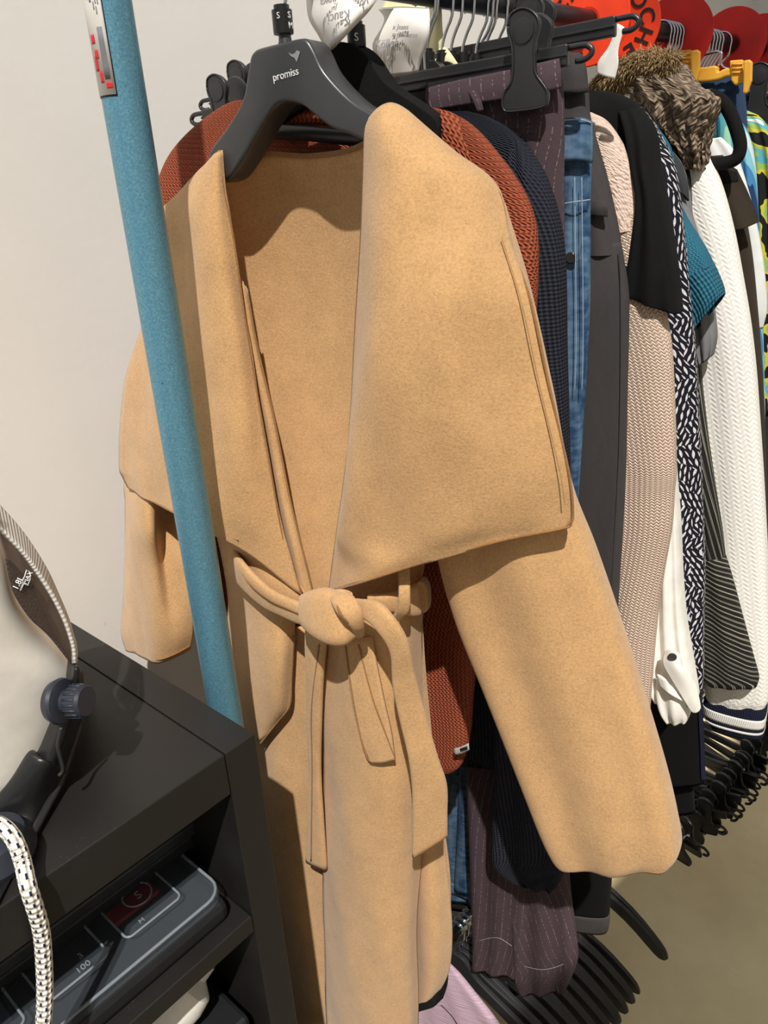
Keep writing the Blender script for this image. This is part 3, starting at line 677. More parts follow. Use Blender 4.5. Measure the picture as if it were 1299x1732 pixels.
# rear skirt behind it with the rounded hem corner and dark lining edge
surf('back_skirt', CP, [
 [(690, 1040, .0), (702, 1040, .012), (712, 1040, .004)],
 [(690, 1180, .008), (708, 1180, .018), (722, 1180, .008)],
 [(690, 1320, .012), (716, 1320, .026), (738, 1320, .010)],
 [(692, 1450, .014), (722, 1450, .032), (752, 1450, .012)],
 [(695, 1560, .014), (730, 1560, .034), (763, 1555, .012)],
 [(698, 1640, .014), (730, 1640, .034), (760, 1630, .012)],
 [(700, 1680, .014), (726, 1676, .032), (748, 1664, .014)],
 [(702, 1700, .014), (718, 1694, .028), (734, 1682, .016)],
 ], K, coat, 22, 50, .0045, .001)
surf('lining_edge', CP, [
 [(700, 1640, .006), (732, 1636, .020), (758, 1622, .004)],
 [(702, 1690, .006), (732, 1680, .020), (756, 1660, .004)],
 [(704, 1712, .006), (728, 1704, .020), (748, 1686, .004)],
 ], M['black_twill'], coat, 20, 12, .004)['label'] = 'dark lining edge below the hem'
# pocket welt
surf('pocket_welt', CP, [
 [(583, 1082, .0765), (604, 1080, .0765), (628, 1078, .0755)],
 [(596, 1180, .0830), (618, 1180, .0835), (648, 1178, .0815)],
 [(612, 1250, .0860), (634, 1250, .0865), (662, 1240, .0835)],
 [(628, 1289, .0870), (646, 1289, .0875), (668, 1284, .0840)],
 ], K, coat, 14, 30, .0035)
edge('pocket_seam', [(583, 1082, .079), (592, 1150, .0835), (604, 1220, .0875), (616, 1268, .0895), (630, 1289, .0885), (668, 1284, .0855)], .0008)
edge('pocket_seam', [(606, 1090, .080), (630, 1180, .086), (652, 1240, .0865), (668, 1282, .0855)], .0007)
# sleeves
cloth('sleeve', CP, [
 (800, 330, 850, 345, .012, .0), (760, 460, 890, 480, .020, .004), (735, 640, 930, 660, .026, .006), (735, 800, 962, 820, .028, .008), (748, 930, 1004, 930, .029, .010),
 (778, 1040, 1044, 1044, .029, .010), (818, 1140, 1076, 1140, .029, .012), (858, 1240, 1106, 1236, .029, .014), (894, 1330, 1130, 1320, .030, .016), (922, 1400, 1146, 1390, .030, .018), (944, 1442, 1152, 1432, .028, .018), (960, 1449, 1138, 1454, .024, .018)],
 K, coat, folds=.0042, k=1.9, hem=.04, n=56, nv=80, pw=.6)
sl = surf('sleeve', CP, [
 [(262, 430, -.03), (280, 430, -.02), (300, 430, -.02), (320, 430, -.02), (336, 430, -.03)],
 [(236, 620, -.02), (262, 620, .0), (290, 620, .004), (318, 620, .0), (345, 620, -.02)],
 [(213, 800, -.015), (240, 800, .016), (272, 800, .022), (308, 800, .016), (345, 800, -.015)],
 [(213, 850, -.012), (232, 850, .026), (258, 852, .034), (282, 850, -.004), (340, 850, -.012)],
 [(214, 900, -.010), (230, 900, .030), (256, 900, .044), (274, 902, .012), (336, 900, .0)],
 [(214, 950, -.010), (232, 950, .026), (258, 950, .042), (278, 950, .022), (334, 950, .010)],
 [(211, 1020, -.008), (234, 1020, .024), (262, 1020, .044), (288, 1020, .030), (330, 1020, .014)],
 [(209, 1070, -.006), (236, 1072, .026), (266, 1074, .044), (296, 1074, .034), (326, 1070, .014)],
 [(216, 1100, -.006), (240, 1110, .024), (264, 1120, .042), (292, 1112, .034), (322, 1096, .014)],
 ], K, coat, 40, 70, .005, .001)
surf('sleeve_lining', CP, [
 [(262, 440, -.032), (300, 440, -.05), (336, 440, -.032)], [(214, 800, -.018), (276, 800, -.05), (344, 800, -.018)],
 [(214, 950, -.014), (272, 950, -.045), (334, 950, -.005)], [(217, 1094, -.010), (268, 1104, -.035), (321, 1090, .004)]], K, coat, 20, 40, .004)
edge('cuff_seam', [(218, 1098, .0), (242, 1107, .029), (265, 1116, .046), (292, 1108, .038), (320, 1093, .019)], .001)
# big right lapel over the shoulder
surf('lapel_collar', CP, [
 [(628, 200, .038), (641, 186, .042), (656, 178, .040), (671, 181, .034), (688, 191, .026)],
 [(620, 228, .036), (652, 226, .056), (690, 230, .052), (732, 240, .040), (768, 260, .022)],
 [(617, 300, .034), (660, 298, .070), (715, 300, .068), (782, 304, .050), (839, 318, .022)],
 [(614, 400, .034), (650, 400, .082), (728, 400, .076), (800, 404, .062), (864, 412, .034)],
 [(608, 500, .036), (640, 500, .086), (738, 502, .088), (820, 508, .072), (898, 512, .046)],
 [(600, 620, .038), (626, 620, .088), (744, 624, .094), (836, 630, .070), (926, 640, .050)],
 [(592, 730, .042), (612, 730, .084), (744, 732, .096), (848, 736, .070), (949, 742, .050)],
 [(583, 830, .046), (602, 830, .084), (742, 826, .090), (854, 818, .068), (964, 812, .048)],
 [(573, 910, .050), (592, 910, .082), (740, 896, .086), (856, 878, .064), (969, 862, .046)],
 [(564, 965, .054), (624, 955, .088), (730, 930, .082), (850, 902, .062), (967, 882, .046)],
 [(558, 1001, .056), (615, 984, .086), (720, 950, .080), (850, 914, .061), (952, 894, .047)],
 ], K, coat, 44, 76, .0045, .0016)
edge('edge_seam', [(690, 191, .028), (768, 260, .024), (839, 318, .024), (864, 412, .036), (898, 512, .048), (926, 640, .052), (949, 742, .052), (964, 812, .050), (969, 862, .048), (966, 884, .048), (952, 894, .050), (850, 914, .064), (720, 950, .083), (615, 984, .089), (558, 1001, .059)], .0012)
tube('edge_stitch', [CP(*p) for p in ((848, 400, .0478), (882, 512, .0578), (910, 640, .0585), (934, 742, .0592), (950, 812, .0590), (955, 850, .0580))], .0005, M['camel_stitch'], coat, 6, 80)
# belt
def bandpx(name, rows, parent, th=.0045, ns=60):
    """rows: (x1, y1, o1, x2, y2, o2) the two long edges of the strap"""
    A = [CP(r[0], r[1], r[2]) for r in rows]; B = [CP(r[3], r[4], r[5]) for r in rows]; pts = [(a+b)/2 for a, b in zip(A, B)]; half = [(a-b)/2 for a, b in zip(A, B)]; nr = []
    for i in range(len(pts)):
        t = (pts[min(i+1, len(pts)-1)]-pts[max(0, i-1)]); q = t.cross(half[i]); q = q if q.dot(CP.n) < 0 else -q; nr.append(q.normalized())
    return band(name, pts, half, nr, th, K, parent, ns)
belt = bandpx('belt', [(396, 920, .004, 384, 958, .0), (402, 938, .050, 394, 975, .040), (424, 966, .066, 416, 1000, .056), (456, 996, .074, 446, 1026, .068), (488, 1012, .080, 478, 1042, .076), (520, 1024, .088, 512, 1056, .084), (548, 1034, .088, 544, 1060, .084)], coat)
tube('belt_seam', [CP(x, y, o) for x, y, o in ((398, 946, .053), (420, 984, .070), (452, 1012, .080), (484, 1028, .086), (514, 1041, .093))], .0010, M['camel_edge'], belt, 6, 50)
# wrapped knot: a fat fold and the strap that crosses it
kpts = [CP(x, y, o) for x, y, o in ((508, 1030, .092), (526, 1036, .102), (556, 1042, .108), (584, 1050, .106), (606, 1056, .096))]
band('knot', kpts, [UP*q for q in (.0135, .021, .026, .022, .010)], [-FW]*5, .017, K, belt, 50, 14)
bandpx('knot_wrap', [(556, 1008, .094, 590, 1006, .090), (560, 1020, .116, 600, 1012, .108), (572, 1040, .126, 612, 1030, .112), (590, 1058, .120, 614, 1050, .108), (600, 1072, .100, 616, 1066, .096)], belt, .006)
edge('knot_seam', [(570, 1010, .106), (572, 1030, .127), (586, 1050, .127), (606, 1062, .114)], .0011, CP, belt)
# long broad end falling on the right
bandpx('belt_tail', [(585, 1040, .096, 602, 1012, .096), (618, 1048, .108, 640, 1018, .106), (642, 1070, .114, 668, 1048, .112), (660, 1104, .112, 690, 1086, .108), (664, 1160, .108, 702, 1140, .100), (676, 1220, .106, 716, 1192, .092), (690, 1280, .104, 740, 1276, .086), (697, 1340, .100, 756, 1326, .082), (697, 1400, .098, 757, 1376, .080), (697, 1449, .096, 757, 1410, .078)], belt)
edge('belt_seam', [(700, 1449, .102), (740, 1424, .092), (757, 1411, .084)], .001, CP, belt)
# narrow end falling on the left
bandpx('belt_tail', [(518, 1058, .074, 558, 1062, .078), (517, 1090, .072, 552, 1092, .076), (519, 1150, .068, 546, 1152, .074), (520, 1220, .064, 543, 1222, .070), (524, 1300, .062, 541, 1300, .068), (522, 1380, .062, 546, 1382, .068), (518, 1455, .062, 553, 1470, .066)], belt)
edge('belt_seam', [(540, 1090, .080), (527, 1200, .073), (528, 1300, .070), (526, 1456, .069)], .001, CP, belt)
# loop of belt going round behind on the right, and the thread loop that carries it
bandpx('belt', [(622, 1006, .074, 622, 1030, .074), (660, 1004, .066, 662, 1034, .064), (694, 992, .044, 700, 1042, .042), (716, 980, .020, 722, 1030, .018), (716, 976, -.004, 724, 1000, -.008)], coat)
bandpx('belt_loop', [(673, 962, .062, 693, 960, .058), (674, 1000, .076, 694, 998, .070), (672, 1028, .078, 692, 1030, .070), (664, 1044, .072, 676, 1048, .068)], coat, .003)
# ------------------------------------------------------------------ garments on the rail, from the front of the rack to the back
def garment(name, label, cat, P, group=None):
    return thing(name, label, cat, (P.p.x, P.p.y, .3), group)
GP = {}
def plane(k, x, d=12): GP[k] = Plane(x, d); return GP[k]
# rust cardigan
P = plane('rust', -.215, 13)
g = garment('knit_cardigan', 'rust-brown waffle knit cardigan right behind the camel coat', 'cardigan', P)
cloth('body', P, [(470, 182, 700, 178, .008), (404, 170, 748, 186, .013), (345, 205, 800, 214, .017), (296, 256, 858, 282, .020), (272, 310, 893, 340, .021), (264, 370, 908, 395, .021), (262, 440, 909, 470, .021), (262, 560, 903, 560, .021), (272, 700, 884, 720, .021), (300, 850, 858, 860, .020), (330, 940, 832, 980, .020), (345, 1040, 812, 1080, .020), (356, 1140, 801, 1170, .020), (366, 1220, 796, 1240, .019), (372, 1280, 784, 1288, .017), (380, 1296, 770, 1302, .014)], M['rust'], g, folds=.004, k=4, hem=.02, n=64, nv=110)
bandr = []
surf('neck_band', P, [[(452, 188, .016), (500, 180, .012), (550, 180, .012), (592, 190, .014), (622, 202, .016)], [(450, 205, .026), (500, 196, .022), (550, 196, .022), (595, 206, .024), (625, 218, .026)], [(452, 215, .022), (500, 206, .018), (550, 206, .018), (595, 216, .020), (622, 226, .022)]], M['rust'], g, 26, 12, .005)
surf('button_band', P, [[(745, 186, .022), (760, 190, .022), (778, 200, .020)], [(748, 215, .026), (766, 222, .026), (784, 232, .024)], [(750, 250, .026), (775, 262, .026), (798, 276, .024)], [(760, 330, .024), (790, 340, .024), (812, 350, .022)]], M['rust'], g, 10, 24, .004)
lb = surf('woven_label', P, [[(768, 1266, .024), (780, 1263, .023), (793, 1257, .020)], [(769, 1277, .024), (781, 1274, .023), (794, 1268, .020)]], M['label_grey'], g, 8, 4, .0012); lb['label'] = 'small grey woven label'
surf('label_print', P, [[(778, 1266, .0252), (784, 1264, .0246), (790, 1262, .0236)], [(779, 1271, .0252), (785, 1269, .0246), (791, 1267, .0236)]], M['ink'], lb, 6, 3, .0004)
# black velvet hanger it hangs on
# navy cardigan
P = plane('navy', -.150, 12)
g = garment('knit_cardigan', 'dark navy ribbed knit cardigan with a long sleeve behind the rust knit', 'cardigan', P)
cloth('body', P, [(560, 190, 790, 188, .008), (480, 215, 830, 200, .014), (420, 260, 876, 232, .018), (400, 330, 915, 296, .020), (390, 400, 938, 368, .020), (390, 520, 946, 470, .020), (392, 700, 940, 640, .019), (420, 900, 900, 900, .018), (440, 1100, 865, 1120, .018), (452, 1240, 852, 1262, .016), (458, 1280, 846, 1294, .013)], M['navy'], g, folds=.003, k=4, n=60, nv=90)
cloth('sleeve', P, [(868, 226, 890, 246, .008, -.002), (862, 300, 925, 312, .017, .006), (866, 420, 950, 420, .020, .010), (864, 600, 955, 600, .021, .012), (860, 780, 960, 780, .022, .014), (852, 960, 962, 960, .023, .016), (846, 1140, 962, 1140, .023, .018), (842, 1300, 960, 1300, .023, .018), (838, 1400, 960, 1400, .022, .018), (839, 1450, 956, 1448, .021, .018), (866, 1474, 950, 1486, .019, .018), (890, 1488, 938, 1500, .014, .018)], M['navy'], g, folds=.004, k=2, n=48, nv=90)
# pinstripe trousers
P = plane('pin', -.112, 12)
g = garment('pinstripe_trousers', 'plum-grey pinstripe trousers held by the large black clip at the front', 'trousers', P)
cloth('waist', P, [(716, 150, 946, 100, .006), (712, 175, 949, 130, .014), (712, 215, 951, 175, .018), (720, 260, 951, 225, .018), (735, 330, 951, 300, .015), (745, 420, 952, 420, .013)], M['pinstripe'], g, folds=.004, k=3, n=48, nv=40, hem=0)
surf('waistband', P, [[(722, 150, .022), (780, 136, .025), (850, 122, .025), (910, 108, .024), (946, 100, .016)], [(722, 170, .024), (780, 158, .028), (850, 146, .028), (910, 134, .026), (949, 126, .018)], [(728, 188, .023), (785, 178, .027), (855, 168, .027), (912, 158, .025), (950, 148, .017)]], M['pinstripe'], g, 36, 10, .004)
for xs in ((792, 154, 806, 190),):
    surf('belt_carrier', P, [[(xs[0], xs[1], .029), (xs[0]+12, xs[1]-3, .029)], [(xs[0]+9, (xs[1]+xs[3])/2, .032), (xs[0]+21, (xs[1]+xs[3])/2-3, .032)], [(xs[2]+2, xs[3], .031), (xs[2]+12, xs[3]-3, .031)]], M['pinstripe'], g, 6, 10, .002)
cloth('leg', P, [(750, 380, 953, 400, .012), (770, 560, 953, 570, .014), (775, 800, 962, 820, .016), (780, 1060, 962, 1060, .017), (790, 1250, 940, 1250, .017), (792, 1300, 920, 1300, .018, .004), (796, 1400, 904, 1400, .019, .006), (800, 1500, 896, 1500, .019, .006), (803, 1580, 892, 1590, .019, .006), (802, 1628, 884, 1646, .018, .006)], M['pinstripe'], g, folds=.004, k=2.2, n=44, nv=80)
cloth('leg', P, [(760, 380, 951, 400, .012, -.012), (800, 600, 953, 570, .014, -.012), (830, 900, 966, 860, .016, -.010), (850, 1200, 966, 1200, .017, -.006), (862, 1360, 952, 1360, .018, -.004), (866, 1450, 958, 1450, .019, -.002), (868, 1540, 966, 1530, .020, .002), (872, 1600, 974, 1590, .021, .004), (874, 1645, 976, 1628, .020, .004), (884, 1672, 960, 1668, .016, .004)], M['pinstripe'], g, folds=.005, k=2, n=44, nv=80)
tube('hem_stitch', [P(x, y, o) for x, y, o in ((806, 1592, .024), (840, 1586, .028), (866, 1600, .026))], .0003, M['label_grey'], g, 6, 20)
tube('hem_stitch', [P(x, y, o) for x, y, o in ((884, 1634, .024), (918, 1640, .028), (950, 1632, .022), (972, 1618, .012))], .0003, M['label_grey'], g, 6, 20)
# blue jeans
P = plane('jeans', -.070, 12)
g = garment('jeans', 'mid-blue faded jeans between the pinstripe trousers and the charcoal pair', 'jeans', P)
cloth('waist', P, [(830, 215, 997, 206, .010), (830, 240, 999, 230, .013), (832, 290, 998, 290, .015), (836, 350, 996, 352, .016), (840, 430, 996, 440, .016)], M['denim'], g, folds=.002, k=3, n=48, nv=40, hem=0)
surf('waistband', P, [[(900, 212, .016), (930, 206, .018), (960, 200, .018), (984, 200, .015), (1000, 206, .006)], [(900, 245, .019), (930, 242, .021), (960, 238, .021), (984, 238, .018), (1001, 242, .008)], [(900, 275, .018), (930, 274, .020), (960, 272, .020), (984, 272, .017), (1000, 276, .007)]], M['denim'], g, 30, 10, .004)
cloth('leg', P, [(842, 380, 996, 400, .014), (846, 480, 996, 500, .017), (840, 600, 992, 600, .017), (832, 700, 986, 700, .017), (815, 850, 976, 850, .017), (800, 1000, 966, 1000, .017), (790, 1150, 955, 1150, .017), (780, 1300, 945, 1300, .017), (775, 1420, 935, 1430, .017), (770, 1500, 925, 1520, .016)], M['denim'], g, folds=.003, k=2.2, n=44, nv=80)
cloth('leg', P, [(760, 420, 900, 420, .012, -.012), (750, 700, 880, 700, .016, -.014), (735, 1000, 850, 1000, .016, -.016), (728, 1250, 826, 1250, .016, -.018), (726, 1400, 818, 1400, .016, -.018), (728, 1502, 815, 1530, .015, -.018)], M['denim'], g, folds=.003, k=2.2, n=44, nv=70)
surf('hem', P, [[(740, 1492, .0), (775, 1500, .004), (815, 1518, .0)], [(741, 1506, .0015), (776, 1514, .0055), (815, 1532, .0015)]], M['denim'], g, 14, 6, .003)
tube('hem_stitch', [P(x, y, o) for x, y, o in ((742, 1491, .003), (776, 1499, .0065), (815, 1517, .003))], .0006, M['stitch'], g, 6, 20)
for dx in (0, 12): tube('seam_stitch', [P(x+dx, y, o) for x, y, o in ((972, 300, .0195), (973, 400, .020), (974, 500, .020), (974, 600, .020), (972, 660, .0195))], .0005, M['stitch'], g, 6, 60)
tube('seam_stitch', [P(x, y, o) for x, y, o in ((950, 345, .0215), (975, 341, .0215), (998, 338, .010))], .0007, M['stitch'], g, 6, 20)
tube('waist_stitch', [P(x, y, o) for x, y, o in ((930, 208, .0235), (960, 203, .0225), (984, 203, .0195), (1000, 208, .0105))], .0008, M['stitch'], g, 6, 20)
lathe('rivet_button', [(.0, 0), (.0054, 0), (.0058, .0006), (.0045, .0014), (.003, .0011), (.0, .0016)], P(966, 436, .0165), -P.n, M['button'], g, 20)['label'] = 'dark metal rivet button'
# charcoal trousers
P = plane('char', -.024, 12)
g = garment('charcoal_trousers', 'charcoal grey twill trousers behind the blue jeans', 'trousers', P)
cloth('waist', P, [(880, 100, 978, 88, .006), (880, 120, 988, 112, .012), (880, 160, 993, 150, .015), (880, 200, 996, 195, .016), (882, 240, 1008, 240, .017), (884, 300, 1025, 300, .017), (886, 380, 1042, 375, .017), (888, 430, 1051, 430, .017)], M['charcoal'], g, folds=.002, k=3, n=44, nv=40, hem=0)
surf('waistband', P, [[(940, 95, .014), (965, 90, .016), (984, 90, .010)], [(942, 122, .018), (968, 118, .020), (991, 116, .012)], [(944, 160, .018), (972, 158, .020), (995, 156, .012)]], M['charcoal'], g, 16, 10, .003)
surf('pocket_flap', P, [[(994, 340, .018), (1010, 340, .022), (1026, 341, .020)], [(995, 352, .020), (1011, 352, .024), (1028, 353, .022)], [(996, 364, .018), (1012, 365, .022), (1028, 366, .020)]], M['charcoal'], g, 12, 10, .003)
cloth('leg', P, [(888, 400, 1049, 410, .015), (890, 490, 1061, 490, .018), (890, 560, 1062, 560, .018), (890, 650, 1060, 650, .018), (888, 800, 1057, 800, .018), (886, 920, 1051, 920, .018), (884, 1015, 1045, 1015, .018), (884, 1150, 1040, 1150, .018), (890, 1300, 1030, 1300, .018), (900, 1360, 1020, 1370, .018)], M['charcoal'], g, folds=.003, k=2, n=44, nv=90, hem=.01)
tube('seam_stitch', [P(x, y, o) for x, y, o in ((1048, 420, .012), (1050, 560, .012), (1047, 760, .012), (1038, 930, .012), (1032, 1015, .012))], .0007, M['dark_jersey'], g, 6, 50)
# black velour trousers low down
P = plane('blk', -.048, 12)
g = garment('black_trousers', 'black trousers hanging in the shade under the coat sleeve', 'trousers', P)
cloth('leg', P, [(900, 240, 962, 240, .006), (880, 600, 970, 600, .010), (870, 900, 960, 900, .010), (880, 1100, 990, 1100, .011), (900, 1300, 1030, 1300, .012), (915, 1420, 1036, 1430, .013), (920, 1536, 1030, 1552, .013)], M['black_twill'], g, n=36, nv=60, hem=.01)
cloth('hem', P, [(920, 1530, 1030.5, 1546, .0138), (922, 1546, 1030, 1562, .0138), (924, 1556, 1028, 1574, .0136)], M['frayed'], g, n=40, nv=8, hem=.008)['label'] = 'paler frayed hem'
# blush jumper
P = plane('pink', .028, 12)
g = garment('long_knit', 'long blush-pink chunky knit jumper beside the charcoal trousers', 'jumper', P)
yk = cloth('yoke', P, [(900, 205, 1000, 190, .008), (880, 225, 1024, 203, .014), (870, 260, 1046, 232, .017), (866, 310, 1066, 272, .018), (866, 370, 1082, 320, .019), (868, 420, 1098, 385, .019)], M['pink_loose'], g, folds=.002, k=3, n=48, nv=50, hem=0)
cloth('body', P, [(866, 380, 1090, 355, .018), (868, 440, 1104, 420, .020), (870, 500, 1118, 490, .020), (872, 560, 1134, 575, .020), (874, 650, 1140, 668, .021), (876, 760, 1143, 790, .022), (878, 830, 1140, 832, .022), (880, 890, 1136, 892, .022), (880, 960, 1125, 955, .022), (882, 1020, 1115, 1016, .022), (884, 1080, 1108, 1080, .021), (884, 1150, 1102, 1150, .020), (886, 1216, 1097, 1216, .018)], M['pink'], g, folds=.0035, k=3, n=60, nv=110)
# black top with short sleeve
P = plane('tee', .066, 12)
g = garment('black_tshirt', 'black jersey t-shirt with a short cut-off sleeve over the blush jumper', 't-shirt', P)
cloth('body', P, [(930, 168, 1016, 152, .007), (915, 185, 1050, 160, .012), (905, 215, 1080, 178, .016), (900, 270, 1100, 215, .018), (900, 340, 1112, 280, .018), (905, 450, 1120, 420, .016), (910, 700, 1122, 700, .014), (915, 860, 1118, 860, .013)], M['tee'], g, folds=.002, k=3, n=44, nv=60)
cloth('sleeve', P, [(1048, 190, 1086, 182, .010, .010), (1062, 230, 1108, 222, .020, .018), (1074, 290, 1114, 280, .026, .024), (1082, 340, 1124, 330, .028, .028), (1076, 400, 1135, 392, .030, .030), (1066, 455, 1144, 450, .030, .032), (1059, 488, 1150, 500, .030, .032), (1061, 493, 1153, 528, .029, .032)], M['tee'], g, folds=.003, k=2, n=48, nv=60, hem=.05)
# white cotton shirt
P = plane('shirt', .080, 12)
g = garment('white_shirt', 'white cotton shirt whose rolled sleeve with a button tab hangs beside the petal print', 'shirt', P)
cloth('body', P, [(960, 200, 1040, 180, .008), (950, 300, 1080, 260, .012), (955, 500, 1090, 480, .012), (960, 800, 1090, 800, .011), (965, 1000, 1080, 1000, .010)], M['cotton'], g, n=40, nv=50)
cloth('sleeve', P, [(1060, 260, 1090, 250, .010, -.004), (1070, 420, 1110, 400, .016, -.002), (1085, 620, 1132, 620, .018, .0), (1100, 800, 1144, 806, .020, .004), (1104, 880, 1150, 880, .021, .006), (1102, 970, 1154, 970, .022, .008), (1100, 1050, 1160, 1046, .024, .010), (1099, 1110, 1170, 1106, .025, .012), (1098, 1152, 1178, 1152, .025, .012), (1108, 1172, 1182, 1178, .025, .012)], M['cotton'], g, folds=.006, k=2.4, n=52, nv=80, hem=.03)
cf = cloth('rolled_cuff', P, [(1114, 1136, 1156, 1150, .022, .022), (1113, 1162, 1166, 1170, .026, .022), (1120, 1190, 1169, 1198, .026, .022), (1131, 1211, 1166, 1212, .022, .022)], M['cotton'], g, folds=.004, k=2, n=44, nv=24, hem=.03)
surf('cuff_fold', P, [[(1112, 1140, .046), (1128, 1152, .052), (1148, 1176, .050)], [(1118, 1160, .050), (1136, 1176, .056), (1162, 1190, .046)]], M['cotton'], cf, 14, 8, .004)
tb = bandpx2 = surf('button_tab', P, [[(1125, 1102, .048), (1136, 1098, .050), (1150, 1106, .047)], [(1122, 1122, .052), (1138, 1120, .054), (1152, 1124, .050)], [(1134, 1146, .053), (1150, 1140, .054), (1162, 1136, .048)], [(1152, 1176, .052), (1166, 1168, .050), (1176, 1158, .044)], [(1166, 1198, .048), (1176, 1196, .046), (1184, 1192, .042)], [(1172, 1204, .046), (1178, 1204, .045), (1183, 1200, .043)]], M['cotton'], g, 16, 40, .0035)
lathe('tab_button', [(.0, 0), (.0052, 0), (.0056, .0012), (.0044, .0026), (.0, .0018)], P(1137, 1111, .053), (-P.n*.8+V(0, -.3, .2)), M['button'], tb, 20)['label'] = 'dark metal button'
# petal print dress
P = plane('petal', .104, 12)
g = garment('print_dress', 'black dress printed all over with white petals', 'dress', P)
cloth('body', P, [(1000, 200, 1084, 180, .007), (990, 225, 1103, 203, .012), (986, 262, 1124, 240, .016), (984, 310, 1143, 290, .018), (984, 380, 1155, 375, .019), (986, 455, 1163, 454, .019), (990, 546, 1172, 546, .019), (996, 622, 1178, 622, .019), (1004, 700, 1182, 700, .019), (1016, 790, 1186, 790, .019), (1026, 870, 1189, 870, .019), (1036, 954, 1192, 954, .019), (1044, 1076, 1190, 1076, .018), (1050, 1130, 1190, 1130, .017), (1054, 1166, 1188, 1168, .014)], M['petal'], g, folds=.004, k=3.4, n=60, nv=110)
# teal jumper
P = plane('teal', .150, 12)
g = garment('teal_jumper', 'teal knit jumper with a ribbed short sleeve poking out behind the petal dress', 'jumper', P)
cloth('body', P, [(1030, 230, 1110, 210, .008), (1030, 300, 1140, 270, .012), (1040, 450, 1150, 420, .012), (1050, 700, 1160, 700, .012), (1060, 900, 1160, 900, .011)], M['teal'], g, n=36, nv=50)
cloth('sleeve', P, [(1120, 330, 1150, 345, .010, .006), (1130, 380, 1162, 372, .020, .010), (1138, 430, 1192, 420, .024, .014), (1146, 480, 1206, 448, .026, .016)], M['teal'], g, folds=.002, k=2, n=44, nv=30, hem=0)
cloth('sleeve_rib', P, [(1145, 476, 1205, 446, .026, .016), (1154, 512, 1216, 470, .026, .017), (1166, 545, 1223, 488, .025, .018), (1173, 562, 1225, 498, .023, .018)], M['teal_rib'], g, folds=.002, k=2, n=44, nv=20, hem=.04)
# long black trousers low behind the shirt sleeve
P = plane('long', .166, 12)
g = garment('long_trousers', 'long black trousers with a navy side stripe hanging low under the white shirt cuff', 'trousers', P)
cloth('leg', P, [(1040, 500, 1120, 500, .008), (1050, 900, 1150, 900, .009), (1070, 1080, 1172, 1080, .010), (1084, 1180, 1186, 1180, .011), (1096, 1260, 1190, 1262, .011), (1108, 1330, 1192, 1322, .011)], M['black_twill'], g, n=40, nv=50, hem=.01)
cloth('leg', P, [(1036, 500, 1100, 500, .008, -.024), (1046, 900, 1130, 900, .009, -.024), (1060, 1100, 1150, 1100, .009, -.024), (1080, 1300, 1170, 1300, .009, -.024), (1096, 1380, 1176, 1372, .009, -.024)], M['black_twill'], g, n=36, nv=40, hem=.01)
surf('side_stripe', P, [[(1180, 1180, .010), (1187, 1180, .004)], [(1184, 1262, .010), (1191, 1262, .004)], [(1186, 1320, .010), (1193, 1320, .004)]], M['rib_navy'], g, 6, 30, .002)['label'] = 'navy side stripe'
# grey tee
P = plane('grey', .182, 12)
g = garment('grey_tshirt', 'grey jersey t-shirt whose sleeve shows under the teal knit', 't-shirt', P)
cloth('body', P, [(1050, 250, 1120, 240, .008), (1050, 300, 1152, 275, .012), (1056, 360, 1166, 330, .014), (1060, 460, 1174, 420, .014), (1064, 700, 1176, 700, .013), (1066, 850, 1172, 850, .012)], M['grey_jersey'], g, n=36, nv=50)
cloth('sleeve', P, [(1140, 330, 1160, 330, .010, .004), (1150, 420, 1186, 420, .018, .008), (1160, 500, 1204, 500, .020, .010), (1170, 550, 1210, 545, .020, .010), (1178, 590, 1212, 572, .019, .010), (1186, 616, 1207, 600, .017, .010)], M['grey_jersey'], g, folds=.003, k=2, n=40, nv=40, hem=.05)
surf('dark_shoulder_panel', P, [[(1128, 248, .016), (1140, 262, .016), (1152, 280, .012)], [(1136, 290, .022), (1150, 300, .020), (1162, 314, .014)], [(1146, 322, .020), (1156, 330, .018), (1164, 340, .013)]], M['dark_jersey'], g, 12, 20, .004)['label'] = 'charcoal shoulder panel'
# striped dress
P = plane('stripe', .214, 12)
g = garment('striped_dress', 'black and cream striped dress with a flared diagonal cuff', 'dress', P)
cloth('body', P, [(1080, 250, 1140, 240, .008), (1080, 330, 1170, 300, .012), (1084, 500, 1176, 480, .013), (1090, 800, 1180, 800, .012), (1100, 1000, 1180, 1000, .011), (1106, 1100, 1180, 1100, .010)], M['stripe'], g, n=36, nv=50)
cloth('sleeve', P, [(1146, 320, 1166, 318, .010, .004), (1156, 460, 1178, 460, .014, .008), (1164, 620, 1186, 620, .016, .010), (1170, 720, 1196, 720, .017, .012), (1176, 800, 1207, 800, .018, .012), (1180, 890, 1221, 890, .019, .014), (1182, 940, 1227, 938, .020, .014)], M['stripe'], g, folds=.002, k=2, n=44, nv=60, hem=0)
cloth('flared_cuff', P, [(1181, 936, 1227, 938, .0205, .014), (1182, 980, 1240, 980, .022, .015), (1183, 1040, 1257, 1046, .023, .016), (1185, 1100, 1274, 1112, .024, .016), (1188, 1140, 1283, 1146, .023, .016), (1200, 1152, 1282, 1156, .021, .016)], M['stripe_diag'], g, folds=.002, k=2, n=48, nv=40, hem=.05)
